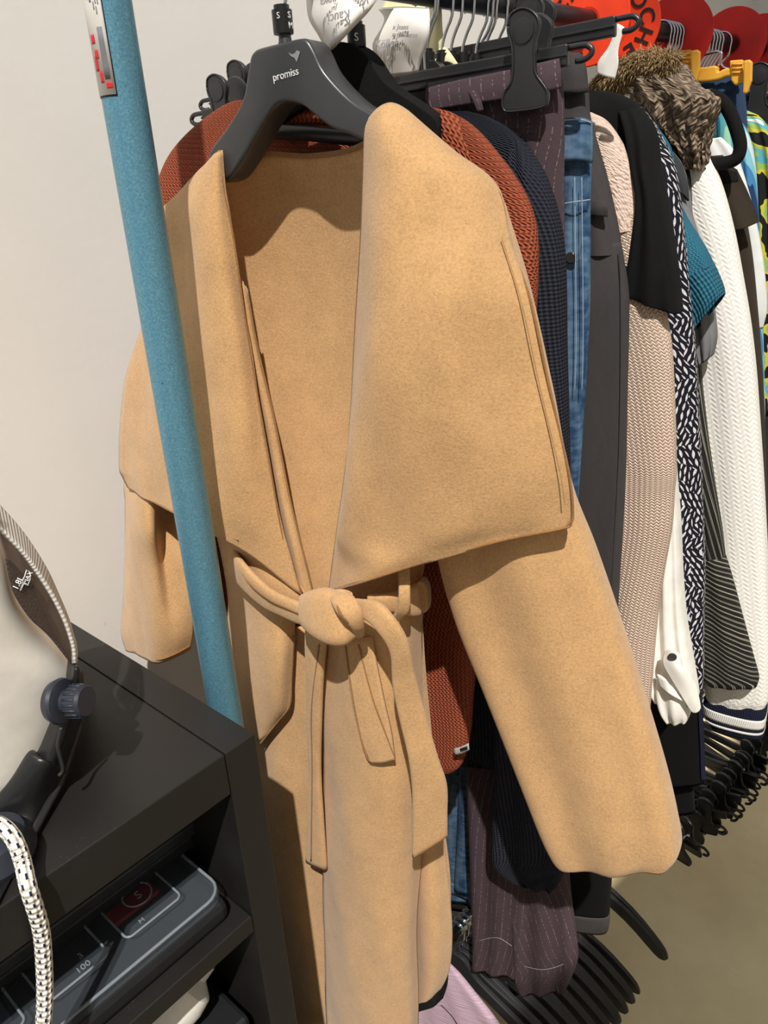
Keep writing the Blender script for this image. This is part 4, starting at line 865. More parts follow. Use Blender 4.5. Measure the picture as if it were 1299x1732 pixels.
# white quilted jacket
P = plane('white', .246, 12)
g = garment('quilted_jacket', 'white quilted jersey jacket with a navy striped rib cuff', 'jacket', P)
cloth('body', P, [(1060, 215, 1104, 194, .008), (1060, 240, 1138, 216, .012), (1064, 280, 1170, 245, .014), (1070, 400, 1190, 360, .015), (1080, 700, 1200, 700, .014), (1090, 1000, 1210, 1000, .013), (1100, 1120, 1215, 1120, .012)], M['quilt'], g, n=40, nv=60)
cloth('sleeve', P, [(1108, 215, 1140, 216, .008, .006), (1122, 245, 1174, 241, .016, .010), (1134, 275, 1200, 266, .020, .012), (1144, 320, 1222, 318, .022, .014), (1152, 390, 1241, 390, .024, .016), (1160, 470, 1256, 469, .025, .016), (1168, 546, 1269, 546, .026, .016), (1174, 622, 1278, 622, .026, .016), (1178, 700, 1284, 700, .026, .016), (1182, 790, 1290, 790, .027, .016), (1184, 860, 1294, 860, .027, .016), (1186, 938, 1298, 938, .027, .016), (1190, 1020, 1301, 1020, .028, .016), (1192, 1100, 1304, 1100, .028, .016), (1194, 1160, 1302, 1172, .027, .016), (1198, 1180, 1297, 1190, .024, .016)], M['quilt'], g, folds=.0012, k=2, n=52, nv=110, hem=0)
cuff = cloth('rib_cuff', P, [(1194, 1170, 1298, 1186, .0235, .016), (1191, 1186, 1297, 1200, .024, .016), (1194, 1206, 1294, 1226, .023, .016), (1204, 1224, 1293, 1243, .021, .016)], M['rib_navy'], g, n=48, nv=24, hem=.05)
cuff['label'] = 'navy ribbed cuff'
for a, b, mt in (((1190.5, 1184, 1296, 1211), (1192, 1200, 1294, 1226), 'rib_white'), ((1193, 1207, 1293.5, 1232), (1194, 1210, 1293, 1235), 'rib_white')):
    cloth('cuff_stripe', P, [(a[0], a[1], a[2]+.6, a[3], .0248, .016), ((a[0]+b[0])/2, (a[1]+b[1])/2, (a[2]+b[2])/2+.6, (a[3]+b[3])/2, .0248, .016), (b[0], b[1], b[2]+.6, b[3], .0244, .016)], M[mt], cuff, n=48, nv=6, hem=.002)['label'] = 'white stripe round the cuff'
# dark khaki jacket
P = plane('khaki', .305, 12)
g = garment('khaki_jacket', 'dark khaki cotton jacket just behind the white quilted jacket', 'jacket', P)
cloth('body', P, [(1140, 270, 1222, 262, .008), (1140, 300, 1244, 290, .013), (1144, 360, 1258, 350, .015), (1150, 440, 1272, 430, .016), (1156, 520, 1281, 520, .016), (1160, 620, 1289, 620, .016), (1164, 700, 1293, 700, .016), (1170, 800, 1296, 800, .016), (1176, 950, 1300, 950, .015), (1180, 1060, 1304, 1060, .014)], M['khaki'], g, folds=.003, k=3, n=44, nv=80)
surf('pocket_flap', P, [[(1196, 284, .020), (1220, 276, .026), (1246, 288, .022)], [(1206, 320, .024), (1234, 316, .032), (1262, 322, .024)], [(1216, 360, .026), (1246, 358, .036), (1276, 356, .026)], [(1228, 392, .026), (1254, 388, .036), (1283, 376, .026)]], M['khaki'], g, 18, 26, .005)
surf('shoulder_tab', P, [[(1206, 282, .028), (1226, 286, .032), (1244, 292, .026)], [(1208, 298, .030), (1228, 304, .034), (1248, 304, .028)], [(1214, 308, .029), (1230, 310, .033), (1244, 308, .028)]], M['velvet'], g, 12, 10, .004)['label'] = 'black hanger end'
# chunky knit with fur collar
P = plane('hood', .225, 12)
g = garment('knit_snood', 'brown chunky knit snood with a fur trimmed edge hanging above the white jacket', 'snood', P)
kn_ = cloth('knit', P, [(1076, 96, 1118, 94, .020, .01), (1062, 116, 1160, 112, .032, .012), (1062, 142, 1176, 138, .038, .014), (1074, 164, 1206, 160, .042, .016), (1086, 186, 1216, 178, .040, .016), (1100, 208, 1206, 204, .036, .014), (1124, 232, 1200, 232, .032, .012), (1150, 262, 1198, 262, .026, .010), (1160, 290, 1192, 290, .018, .008)], M['brown_knit'], g, folds=.006, k=4, n=60, nv=60, hem=.02)
dp = kn_.modifiers.new('sub', 'SUBSURF'); dp.levels = 1; dp.render_levels = 2
tx_ = bpy.data.textures.new('lumps', 'VORONOI'); tx_.noise_scale = .016; dd = kn_.modifiers.new('d', 'DISPLACE'); dd.texture = tx_; dd.strength = -.008; dd.mid_level = .4
fb = [P(x, y, o) for x, y, o in ((1014, 162, .02), (1032, 140, .03), (1060, 124, .034), (1090, 113, .036), (1118, 113, .032), (1140, 124, .026))]
core = tube('fur_trim', fb, .016, M['fur_dark'], g, 14, 40, True, 1, [.008, .013, .015, .015, .013, .008]); core['label'] = 'shaggy brown fur edge'
def fur(name, n, mat, parent, path, rad, ln):
    bm = bmesh.new(); pts = spline(path, 60)
    for _ in range(n):
        j = random.randrange(1, 59); c = pts[j]; t = (pts[j+1]-pts[j-1]).normalized(); a = t.cross(V(0, 0, 1)).normalized(); b = t.cross(a); th = random.uniform(0, 2*math.pi); d = a*math.cos(th)+b*math.sin(th)
        p0 = c + d*rad*random.uniform(.8, 1.05); dirn = (d + t*random.uniform(-.8, .2) + V(random.uniform(-.4, .4), random.uniform(-.4, .4), random.uniform(-.6, .3))).normalized(); L_ = ln*random.uniform(.5, 1.15); w = t.cross(dirn).normalized()*.00075; p1 = p0 + dirn*L_*.55; p2 = p0 + (dirn+V(0, 0, -.5)).normalized()*L_
        w2 = dirn.cross(w).normalized()*.0006
        v = [bm.verts.new(q) for q in (p0-w, p0+w, p0+w2*2, p1-w*.7, p1+w*.7, p1+w2*1.4, p2)]
        for f in ((0, 1, 4, 3), (1, 2, 5, 4), (2, 0, 3, 5), (3, 4, 6), (4, 5, 6), (5, 3, 6)): bm.faces.new([v[q] for q in f])
    me = bpy.data.meshes.new(name); bm.to_mesh(me); bm.free(); o = link(name, me, mat, parent); o['kind'] = 'stuff'; return o
fur('fur_hairs', 2600, M['fur'], core, fb, .012, .014)
fur('fur_hairs', 2200, M['fur_dark'], core, fb, .011, .012)
# right-hand end of the rail: things half out of the picture
P = plane('aqua', .395, 12)
g = garment('print_blouse', 'blue and aqua brush-print blouse near the end of the rail', 'blouse', P)
cloth('body', P, [(1170, 185, 1212, 176, .008), (1166, 205, 1240, 188, .014), (1168, 240, 1262, 216, .017), (1170, 300, 1276, 270, .018), (1176, 380, 1282, 360, .018), (1182, 500, 1288, 500, .017), (1190, 640, 1292, 640, .016), (1196, 760, 1294, 760, .015)], M['aqua'], g, folds=.006, k=5, n=56, nv=70)
surf('front_panel', P, [[(1212, 190, .022), (1226, 190, .024), (1240, 194, .022)], [(1214, 230, .026), (1228, 232, .030), (1244, 236, .026)], [(1214, 290, .026), (1228, 292, .032), (1246, 296, .026)]], M['teal_stripe'], g, 12, 26, .003)['label'] = 'teal streaked panel'
P = plane('lime', .455, 12)
g = garment('print_tunic', 'lime, black and aqua patterned tunic at the far right of the rail', 'tunic', P)
cloth('body', P, [(1210, 200, 1262, 186, .008), (1210, 220, 1288, 200, .014), (1214, 260, 1306, 236, .017), (1216, 320, 1316, 310, .018), (1220, 420, 1322, 420, .018), (1226, 560, 1326, 560, .017), (1230, 700, 1326, 700, .016)], M['lime'], g, folds=.006, k=5, n=56, nv=70)
P = plane('linen', .350, 12)
g = garment('linen_blouse', 'pale grey-white linen blouse showing as a strip beside the khaki jacket', 'blouse', P)
cloth('body', P, [(1170, 240, 1220, 232, .006), (1168, 280, 1246, 262, .010), (1170, 340, 1268, 330, .012), (1174, 400, 1284, 400, .012), (1178, 460, 1293, 460, .012), (1182, 520, 1297, 520, .012), (1184, 560, 1290, 556, .010)], M['white_linen'], g, folds=.004, k=3, n=40, nv=50)
P = plane('heather', .52, 12)
g = garment('heather_trousers', 'grey heather trousers clipped up at the end of the rail', 'trousers', P)
cloth('waist', P, [(1240, 166, 1330, 178, .012), (1240, 190, 1330, 202, .017), (1242, 230, 1332, 240, .018), (1246, 300, 1334, 300, .018)], M['heather'], g, folds=.002, k=3, n=44, nv=24, hem=0)
cloth('leg', P, [(1246, 290, 1334, 290, .017), (1250, 500, 1336, 500, .017), (1254, 760, 1336, 760, .017), (1258, 1000, 1334, 1000, .016)], M['heather_dark'], g, folds=.003, k=2, n=44, nv=50)
P = plane('djeans', .40, 12)
g = garment('dark_jeans', 'dark blue jeans hanging from the yellow clips', 'jeans', P)
cloth('waist', P, [(1178, 140, 1252, 128, .013), (1176, 160, 1258, 148, .017), (1178, 200, 1262, 190, .017), (1182, 260, 1264, 250, .016)], M['denim_dark'], g, folds=.002, k=3, n=44, nv=24, hem=0)
surf('waistband', P, [[(1180, 150, .022), (1216, 146, .026), (1250, 128, .018)], [(1180, 164, .023), (1218, 158, .027), (1256, 140, .019)]], M['denim_dark'], g, 20, 8, .004)
cloth('leg', P, [(1182, 250, 1264, 240, .015), (1184, 500, 1262, 500, .015), (1186, 700, 1260, 700, .015)], M['denim_dark'], g, n=40, nv=30)
# ------------------------------------------------------------------ hangers on the rail
def arc_hook(r=.0137):
    pts = [V(0, 0, -.058), V(0, -.0005, -.042), V(0, -.005, -.030), V(0, -.0115, -.018)]
    for a in range(200, -41, -20): pts.append(V(0, r*math.cos(math.radians(a)), r*math.sin(math.radians(a))))
    return pts
# the moulded hanger of the coat, traced on its own plane
hp = [(377, 309), (366, 300), (371, 259), (389, 232), (407, 207), (428, 168), (437, 123), (441, 100), (447, 90), (458, 84), (494, 75), (526, 68), (538, 72), (549, 90), (566, 124), (607, 168), (648, 194), (700, 222), (750, 260), (790, 306), (786, 326), (760, 318), (690, 272), (618, 233), (576, 217), (546, 194), (526, 179), (500, 174), (481, 183), (465, 206), (445, 240), (429, 268), (404, 302)]
H0 = thing('moulded_hanger', 'thick glossy grey-black moulded hanger with white lettering holding the camel coat', 'hanger', (CP.p.x, CP.p.y, RAILZ))
body = plate('hanger_body', closed_spline([CP(x, y, .005) for x, y in hp], 4), CP.n, .030, M['plastic_grey'], H0, .0075, 4)
for p in body.data.polygons: p.use_smooth = True
kc = CP(482, 62, .004); zc0 = kc.z; hy = (CP(478, 62)-CP.p).dot(CP.l)
lathe('size_collar', [(.0, 0), (.0082, 0), (.0084, .002), (.0084, .017), (.0064, .0172), (.0064, .0205), (.0, .0205)], CP(480, 58, .004), V(0, 0, 1), M['plastic_dark'], H0, 20)
lathe('hook_socket', [(.0075, -.004), (.0055, .003), (.0045, .012)], CP(483, 76, .004), V(0, 0, 1), M['plastic_grey'], H0, 20)
b0 = CP(480, 60, .004); top_ = CP.loc(hy, RAILZ, .004)
tube('hook', [b0, b0+V(0, 0, .014)] + [V(top_.x, top_.y, RAILZ) + CP.l*q.y + V(0, 0, q.z) for q in arc_hook()[2:]], .0016, M['chrome'], H0, 10, 60)
tu = (CP(505, 121)-CP(462, 133)).normalized()
text('lettering', 'promiss', CP(483, 126, .0203), tu, V(0, 0, 1), .0084, M['white_ink'], body)
dl = [CP(x, y, .0204) for x, y in ((488, 89), (494, 92), (499, 90), (502, 85), (508, 88), (504, 99), (502, 105), (498, 98), (492, 95))]
plate('gem_print', dl, CP.n, .0004, M['silver_print'], body)['label'] = 'silver gem print'
cd_ = (CAM-CP(472, 29)); cd_.z = 0; cd_.normalize(); cs = V(-cd_.y, cd_.x, 0)
cs = cs if cs.dot(R0) > 0 else -cs
for s, px, py, an in (('S', 467, 29, -22), ('S', 486, 28, 42), ('M', 489, 46, 48)):
    a = math.radians(an); c = CP(480, 58, .004); rd = cd_*math.cos(a)+cs*math.sin(a); tt = cs*math.cos(a)-cd_*math.sin(a)
    zz = CP(480, py, .004).z; text('size_print', s, V(c.x, c.y, zz)+rd*.0085, tt, V(0, 0, 1), .0065, M['white_ink'], bpy.data.objects['size_collar'])
# velvet hanger of the rust cardigan
P = GP['rust']
H1 = thing('velvet_hanger', 'wide black velvety hanger holding the rust cardigan', 'hanger', (P.p.x, P.p.y, RAILZ))
vp = [(436, 196), (470, 150), (515, 108), (545, 90), (560, 81), (580, 73), (607, 77), (630, 94), (650, 124), (668, 146), (720, 181), (750, 206), (752, 240), (744, 244), (700, 214), (650, 186), (610, 162), (585, 152), (556, 160), (500, 200), (455, 226), (438, 222)]
plate('hanger_body', closed_spline([P(x, y, .020) for x, y in vp], 4), P.n, .024, M['velvet'], H1, .007, 4)
tube('trouser_bar', [P(450, 222, .036), P(530, 226, .034), P(622, 236, .036)], .0068, M['plastic_dark'], H1, 12, 20)
h1 = (P(604, 66)-P.p).dot(P.l); sc_ = lathe('size_collar', [(.0, 0), (.0078, 0), (.008, .002), (.008, .016), (.006, .0165), (.006, .019), (.0, .019)], P(604, 80, .02), V(0, 0, 1), M['plastic_dark'], H1, 20)
tp = P.loc(h1, RAILZ, .02); bb_ = P(604, 80, .02)
tube('hook', [bb_+V(0, 0, .012)] + [tp + P.l*q.y + V(0, 0, q.z) for q in arc_hook()[2:]], .0016, M['chrome'], H1, 10, 60)
text('size_print', 'S', V(bb_.x, bb_.y, P(602, 66, .02).z)+(cd_*.99-cs*.1)*.0082, cs, V(0, 0, 1), .0085, M['white_ink'], sc_)
# plain hangers: one built, the rest copied
def build_hanger(name, label, group, mat, half=.15, drop=.085, zh=-.062, th=.012, collar=True, letter=None, grip=False, width=.020):
    h = thing(name, label, 'hanger', (0, 0, 0), group)
    o = [(.0, zh+.006), (.012, zh+.004), (.022, zh-.006), (.032, zh-.020), (.055, zh-.034), (half*.65, zh-.034-drop*.35), (half*.93, zh-.034-drop*.78), (half, zh-.034-drop), (half*.985, zh-.040-drop), (half*.90, zh-.030-drop-.006), (half*.62, zh-.034-drop*.35-width), (.050, zh-.034-width*.95), (.024, zh-.030-width*.8), (.0, zh-.026-width*.6)]
    pts = [V(0, -y, z) for y, z in o] + [V(0, y, z) for y, z in o[::-1][1:-1]]
    b = plate('hanger_body', closed_spline(pts, 3), V(1, 0, 0), th, mat, h, th*.32, 3)
    if grip:
        for s in (-1, 1):
            y0_, z0_ = half*.60, zh-.034-drop*.30; y1_, z1_ = half*.92, zh-.034-drop*.76
            gb = [V(-th/2-.0008, s*y0_, z0_-.004), V(-th/2-.0008, s*y1_, z1_-.004), V(-th/2-.0008, s*y1_, z1_-.011), V(-th/2-.0008, s*y0_, z0_-.011)]
            gs = plate('grip_strip', gb, V(1, 0, 0), .0016, M['silver_print'], h, .0004)
            for k in range(7):
                f = (k+.5)/7; tube('grip_rib', [V(-th/2-.0018, s*(y0_+(y1_-y0_)*f), z0_+(z1_-z0_)*f-.003), V(-th/2-.0018, s*(y0_+(y1_-y0_)*f), z0_+(z1_-z0_)*f-.012)], .0009, M['plastic_dark'], gs, 6)
    tube('hook', arc_hook(), .0016, M['chrome'], h, 8, 44)
    if collar:
        c = lathe('size_collar', [(.0, -.064), (.0072, -.064), (.0074, -.062), (.0074, -.049), (.0055, -.0485), (.0055, -.046), (.0, -.046)], V(0, 0, 0), V(0, 0, 1), M['plastic_dark'], h, 18)
        if letter: text('size_print', letter, V(-.0054, .0054, -.0565), V(.707, .707, 0)*-1, V(0, 0, 1), .0085, M['white_ink'], c)
    return h
def place(h, X, delta=12, y=0.0):
    a = math.radians(delta); h.location = (X - math.sin(a)*y, math.cos(a)*y, RAILZ); h.rotation_euler = (0, 0, a)
hang0 = build_hanger('hanger', 'x', 'row of black hangers behind the clip bars', M['plastic_dark'], half=.075, drop=.05, letter='M')
for i in range(9):
    h = hang0 if i == 0 else copy_tree(hang0)
    h['label'] = 'black hanger with thin chrome hook and size collar in the row behind the clip bars'
    place(h, -.118 + .0175*i + (.004 if i % 3 == 1 else 0), 14 + (i*41 % 13))
hb0 = build_hanger('wire_hook_hanger', 'x', 'bare chrome hooks between the red discs', M['plastic_dark'], half=.06, drop=.05, collar=False)
xs = [.338+.0085*i for i in range(8)] + [.424+.0098*i for i in range(8)]
for i, x in enumerate(xs):
    h = hb0 if i == 0 else copy_tree(hb0)
    h['label'] = 'hanger with a bare chrome hook between the second and third red discs' if i < 8 else 'hanger with a bare chrome hook between the third and fourth red discs'
    h['group'] = 'bare hooks before the third red disc' if i < 8 else 'bare hooks before the fourth red disc'
    place(h, x, 12+(i*37 % 9)-4)
# ---- clip hangers
clip_px = [(869.7, 47), (874.6, 27), (892, 16), (909, 18.5), (922.6, 32), (924, 49), (917.7, 71), (916.5, 106), (919, 128), (931, 145), (938.6, 158), (937, 177), (926, 186), (872, 193), (861, 187), (860, 172), (864.7, 158), (874.6, 143), (878, 123), (878, 86), (871, 61)]
PA, PB = GP['pin'], GP['char']
c0 = PA(899, 103, .028)
clip_l = [((PA(x, y, .028)-c0).dot(PA.l), (PA(x, y, .028)-c0).z) for x, y in clip_px]
head_l = ((PA(897, 50, .028)-c0).dot(PA.l), (PA(897, 50, .028)-c0).z)
def clip(parent, P, c, mat, sc=1.0, gap=.030, ringr=.0098, smooth=False):
    """front jaw, back jaw, pivot at world point c (centre of the front jaw on the bar)"""
    T = lambda y, z, o: c + P.l*y*sc + V(0, 0, z*sc) - P.n*o
    f = plate('clip_jaw', closed_spline([T(y, z, 0) for y, z in clip_l], 3), P.n, .0065, mat, parent, .0022, 3)
    plate('clip_jaw', closed_spline([T(y, z, -gap) for y, z in clip_l], 3), P.n, .0055, mat, parent, .002, 2)
    lathe('clip_head_disc', [(.0, 0), (ringr*sc, 0), (ringr*sc*1.04, .0012), (ringr*.8*sc, .0016), (.0, .0016)], T(head_l[0], head_l[1]-.002, .0032), -P.n, mat, f, 24)
    tube('clip_rim', [T(y*.96, z*.985, .0034) for y, z in clip_l]+[T(clip_l[0][0]*.96, clip_l[0][1]*.985, .0034)], .0011, mat, f, 6, 80)
    lathe('clip_spring', [(.0, -gap), (.006*sc, -gap), (.006*sc, -.002), (.0, -.002)], T(0, .004, 0), -P.n, M['chrome'], parent, 14)
def bar_hanger(name, label, P, xa, ya, xb, yb, clips, off, mat, group=None):
    a, b = P(xa, ya, off), P(xb, yb, off)
    z = (a.z+b.z)/2; ya_, yb_ = (a-P.p).dot(P.l), (b-P.p).dot(P.l); mid = (ya_+yb_)/2
    h = thing(name, label, 'clip hanger', (P.p.x, P.p.y, RAILZ), group)
    d = (b-a).normalized(); L_ = (b-a).length; u = d.cross(P.n).normalized(); u = u if u.z > 0 else -u
    box('bar', a - u*.0085 - P.n*.004, d*L_, u*.017, P.n*.008, mat, h, .0015)
    box('bar_rib', a - u*.0012 - P.n*.0055, d*L_, u*.0024, P.n*.0018, mat, h, .0006)
    for e, s in ((a, -1), (b, 1)):
        ce = e + d*s*.010; tube('end_loop', [ce + d*(s*-.010) + u*.0055] + [ce + d*s*(.011*math.cos(t)) + u*.0058*math.sin(t) for t in (1.2, .7, .2, -.3, -.8, -1.3, -1.9)], .0026, mat, h, 8, 30)
    hm = P.loc(0, RAILZ, 0); m_ = a + d*((V(P.p.x, P.p.y, a.z)-a).dot(d))
    tube('hook', [m_ + u*.004, m_ + V(0, 0, (RAILZ-.03-m_.z)*.6)] + [V(m_.x, m_.y, RAILZ) + P.l*q.y + V(0, 0, q.z) for q in arc_hook()[2:]], .0016, M['chrome'], h, 8, 60)
    for (cx_, cy_) in clips:
        c = P(cx_, cy_, off+.004); t = (c-a).dot(d); c = a + d*t - P.n*.016; clip(h, P, c, mat)
    return h
bar_hanger('clip_hanger', 'long black clip hanger with a big spoon-shaped clip gripping the pinstripe trousers', PA, 345, 200, 962, 93, [(899, 104), (388, 186)], .012, M['plastic'])
bar_hanger('clip_hanger', 'second black clip hanger behind it whose hooked bar end points at the orange-red disc', PB, 358, 176, 1042, 44, [(906, 78), (418, 150)], .014, M['plastic'])
# yellow clip hanger
P = GP['djeans']
yh = thing('yellow_clip_hanger', 'yellow plastic clip hanger gripping the dark blue jeans', 'clip hanger', (P.p.x, P.p.y, RAILZ))
ypo = lambda pts, off, th: plate('clip_jaw', [P(x, y, off) for x, y in pts], P.n, th, M['yellow'], yh, .0018, 2)
plate('bar', closed_spline([P(x, y, .030) for x, y in ((1172, 118), (1196, 114), (1214, 112), (1216, 122), (1230, 116), (1252, 116), (1256, 128), (1230, 130), (1214, 136), (1176, 138))], 3), P.n, .014, M['yellow'], yh, .003, 2)
for dx, dy in ((0, 0), (88, 17)):
    ypo([(1170+dx, 86+dy), (1180+dx, 84+dy), (1185+dx, 88+dy), (1184+dx, 120+dy), (1176+dx, 150+dy-dx*.1), (1169+dx, 150+dy-dx*.1), (1170+dx, 120+dy)], .046, .007)
    ypo([(1147+dx, 86+dy), (1170+dx, 84+dy), (1171+dx, 120+dy), (1156+dx, 128+dy), (1150+dx, 120+dy)], .034, .010)
    for k in range(3): tube('grip_ridge', [P(1150+dx, 92+dy+7*k, .040), P(1168+dx, 91+dy+7*k, .040)], .0014, M['yellow'], yh, 6)
m_ = P(1214, 116, .02)
tube('hook', [m_, V(m_.x, m_.y, m_.z+.02)] + [V(P.p.x, P.p.y, RAILZ) + P.l*q.y + V(0, 0, q.z) for q in arc_hook()[2:]], .0016, M['chrome'], yh, 8, 60)
# black clips at the far right
P = GP['heather']
fc = thing('clip_hanger', 'black clip hanger at the right edge gripping the grey heather trousers', 'clip hanger', (P.p.x, P.p.y, RAILZ))
a, b = P(1200, 168, .02), P(1330, 158, .02)
tube('bar', [a, b], .006, M['plastic'], fc, 10); clip(fc, P, P(1284, 158, .034), M['plastic'])
tube('hook', [P(1276, 158, .02), P(1276, 130, .02)] + [V(P.p.x, P.p.y, RAILZ) + P.l*q.y + V(0, 0, q.z) for q in arc_hook()[2:]], .0016, M['chrome'], fc, 8, 60)
P = GP['lime']
bh = thing('padded_hanger', 'black padded hanger with a rounded open loop end beside the brown snood', 'hanger', (P.p.x, P.p.y, RAILZ))
PH = Plane(.262, 12)
lp = [PH(x, y, .022) for x, y in ((1196, 160), (1216, 168), (1232, 186), (1244, 214), (1252, 246), (1245, 268), (1222, 276), (1196, 274))]
tube('loop', lp + [PH(1184, 240, .022), PH(1190, 190, .022)], .0078, M['velvet'], bh, 14, 80, True, 1.0)
tube('hook', [PH(1196, 160, .022), V(PH.p.x, PH.p.y, RAILZ-.05)] + [V(PH.p.x, PH.p.y, RAILZ) + PH.l*q.y + V(0, 0, q.z) for q in arc_hook()[2:]], .0016, M['chrome'], bh, 8, 60)
bh.location = (PH.p.x, PH.p.y, RAILZ); bh_ = bh
for ch in bh.children: ch.matrix_parent_inverse = Matrix.Translation(-bh.location)
# ---- red size discs
DR = .0485
def disc(px, mat, label, delta):
    x = onax(px, 10+(px-850)*.17, 1, 0).x
    a = math.radians(delta); n = V(math.cos(a), math.sin(a), 0); l = V(-math.sin(a), math.cos(a), 0)
    c = V(x, 0, RAILZ)
    t = thing('divider_disc', label, 'divider disc', c, 'red divider discs on the rail')
    lathe('plate', [(.0135, -.0011), (DR-.001, -.0011), (DR, -.0004), (DR, .0008), (DR-.0012, .0016), (DR-.004, .0011), (.0135, .0011), (.0135, -.0011)], c, n, mat, t, 56)
    return t, c, n, l
D = [disc(994, M['orange'], 'orange-red divider disc nearest the big black clip', 20), disc(1048, M['orange'], 'orange-red divider disc hand-lettered in black down its side', 20), disc(1142, M['red'], 'red divider disc right behind the lettered one, above the brown snood', 18), disc(1236, M['red'], 'red divider disc above the yellow clips', 18), disc(1284, M['red'], 'red divider disc cut off by the right edge of the photo', 18)]
def ring_text(dsk, s, a0, step, r, size):
    t, c, n, l = dsk
    for i, ch in enumerate(s):
        a = math.radians(a0+step*i); rad = V(0, 0, 1)*math.cos(a) - l*math.sin(a); tan = -V(0, 0, 1)*math.sin(a) - l*math.cos(a)
        if ch != ' ': text('lettering', ch, c + rad*r - n*.0022, tan, rad, size, M['ink'], t.children[0], 0, .0003, 'CENTER', .0004)
ring_text(D[1], 'WOCHE A', 4, 37, .032, .025)
ring_text(D[0], 'WOCHE', -128, 33, .034, .020)
# ---- paper notes
def note(label, pts, off, mat, nu=12, nv=18, P=None):
    o = surf('paper_note', P, pts, mat, None, nu, nv, .0006); tag(o, label, 'paper note', 'handwritten paper notes on the rail'); return o
PN = Plane(-.225, 12)
n1 = note('large curled white paper note with faint handwriting above the moulded hanger', [[(516, -60, .03), (570, -64, .035), (650, -66, .03)], [(518, -10, .03), (575, -14, .042), (644, -16, .032)], [(522, 30, .03), (580, 30, .052), (628, 14, .036)], [(540, 62, .032), (575, 62, .052), (600, 44, .040)], [(552, 87, .034), (558, 86, .038), (566, 80, .036)]], 0, M['paper'], P=PN)
def scribble(parent, s, P, px, py, px2, py2, off, size, mat=None, shear=.25):
    d = (P(px2, py2, off)-P(px, py, off)); text('handwriting', s, P((px+px2)/2, (py+py2)/2, off), d, V(0, 0, 1 if px2 > px else -1), size, mat or M['pencil'], parent, shear)
scribble(n1, 'Kauci', PN, 596, 22, 552, 34, .0555, .010); scribble(n1, 'juwa', PN, 572, -2, 540, 6, .0500, .009); scribble(n1, 'Wol', PN, 622, -2, 600, 4, .0440, .009)
PN2 = Plane(-.120, 12)
n2 = note('white paper note with handwritten words hanging in front of the black clip bar', [[(640, 16, .04), (684, 14, .046), (726, 15, .04)], [(650, 30, .046), (690, 30, .054), (727, 34, .046)], [(645, 48, .05), (690, 52, .056), (726, 56, .048)], [(630, 76, .05), (680, 80, .054), (720, 82, .046)], [(640, 104, .046), (678, 104, .05), (712, 104, .044)], [(660, 132, .044), (685, 128, .046), (708, 122, .042)]], 0, M['paper'], P=PN2)
scribble(n2, 'x Jeans', PN2, 662, 46, 692, 46, .0585, .006); scribble(n2, 'x schwarze', PN2, 658, 58, 710, 60, .0590, .006); scribble(n2, 'Köller', PN2, 632, 77, 672, 72, .0560, .010); scribble(n2, 'v.l', PN2, 652, 98, 664, 96, .0520, .008)
PN3 = Plane(-.06, 12)
n3 = note('tall pale yellow paper note standing behind the white one', [[(718, -40, .02), (728, -30, .024), (738, -24, .02)], [(722, 6, .024), (736, 6, .030), (746, 10, .024)], [(728, 40, .026), (738, 42, .032), (748, 46, .026)], [(722, 74, .026), (736, 74, .032), (752, 76, .026)], [(712, 116, .026), (730, 114, .030), (756, 108, .024)]], 0, M['paper_yellow'], P=PN3)
n4 = note('small pale yellow note with a pointed corner low behind the clip bar', [[(744, 82, .034), (752, 80, .036), (758, 84, .034)], [(732, 98, .036), (752, 98, .040), (768, 98, .036)], [(716, 118, .036), (746, 116, .040), (776, 110, .036)]], 0, M['paper_yellow'], P=PN3)
n5 = note('yellow note tucked up by the hooks above the white one', [[(660, -30, .01), (680, -36, .014), (716, -30, .01)], [(650, 4, .014), (676, 0, .018), (712, 2, .014)], [(646, 14, .016), (680, 12, .020), (722, 14, .016)]], 0, M['paper_yellow'], P=PN3)
PT = Plane(.118, 8)
n6 = note('white paper tag hanging between the two orange-red discs', [[(1044, 40, .0), (1050, 42, .002), (1056, 46, .0)], [(1030, 78, .002), (1038, 80, .004), (1046, 84, .002)], [(1012, 104, .002), (1026, 106, .004), (1046, 108, .002)], [(1010, 124, .002), (1024, 130, .004), (1040, 134, .002)]], 0, M['paper'], P=PT)
# ------------------------------------------------------------------ lower rail: empty hangers and clips
LZ = LOWZ
lh0 = build_hanger('empty_hanger', 'black plastic hanger with a contoured arm in the packed row on the lower rail', 'packed empty hangers on the lower rail', M['plastic'], half=.205, drop=.105, zh=-.064, th=.0085, collar=False, width=.026)
lg0 = build_hanger('empty_hanger', 'x', 'empty hangers with grey grip pads on the lower rail', M['plastic'], half=.205, drop=.105, zh=-.064, th=.0085, collar=False, grip=True, width=.026)
lg0['label'] = 'black empty hanger with a ribbed grey grip pad in the row on the lower rail'
nlg = [0]
def placel(h, X, delta, y=0): place(h, X, delta, y); h.location.z = LZ
X0L = onax(774, 1565, 1, 0).x
for i in range(20):
    if i in (9, 13, 16): h = lg0 if i == 9 else copy_tree(lg0)
    else: h = lh0 if i == 0 else copy_tree(lh0)
    placel(h, X0L + .0105*i, 10 + (i*53 % 7)*.7 - 2)
for i, x in enumerate((.196, .214)):
    h = copy_tree(lh0); placel(h, x, 9-4*i); h['group'] = 'pair of empty hangers apart from the row'; h['label'] = 'black empty hanger of the pair whose arms stick out over the concrete floor'
lc = thing('empty_clip_hanger', 'black empty clip hanger in the jumble on the lower rail by the plinth', 'clip hanger', (0, 0, 0), 'empty clip hangers on the lower rail')
PZ = Plane(0, 0)
box('bar', V(-.004, -.185, -.085), V(0, .37, 0), V(.008, 0, 0), V(0, 0, .015), M['plastic_dark'], lc, .0015)
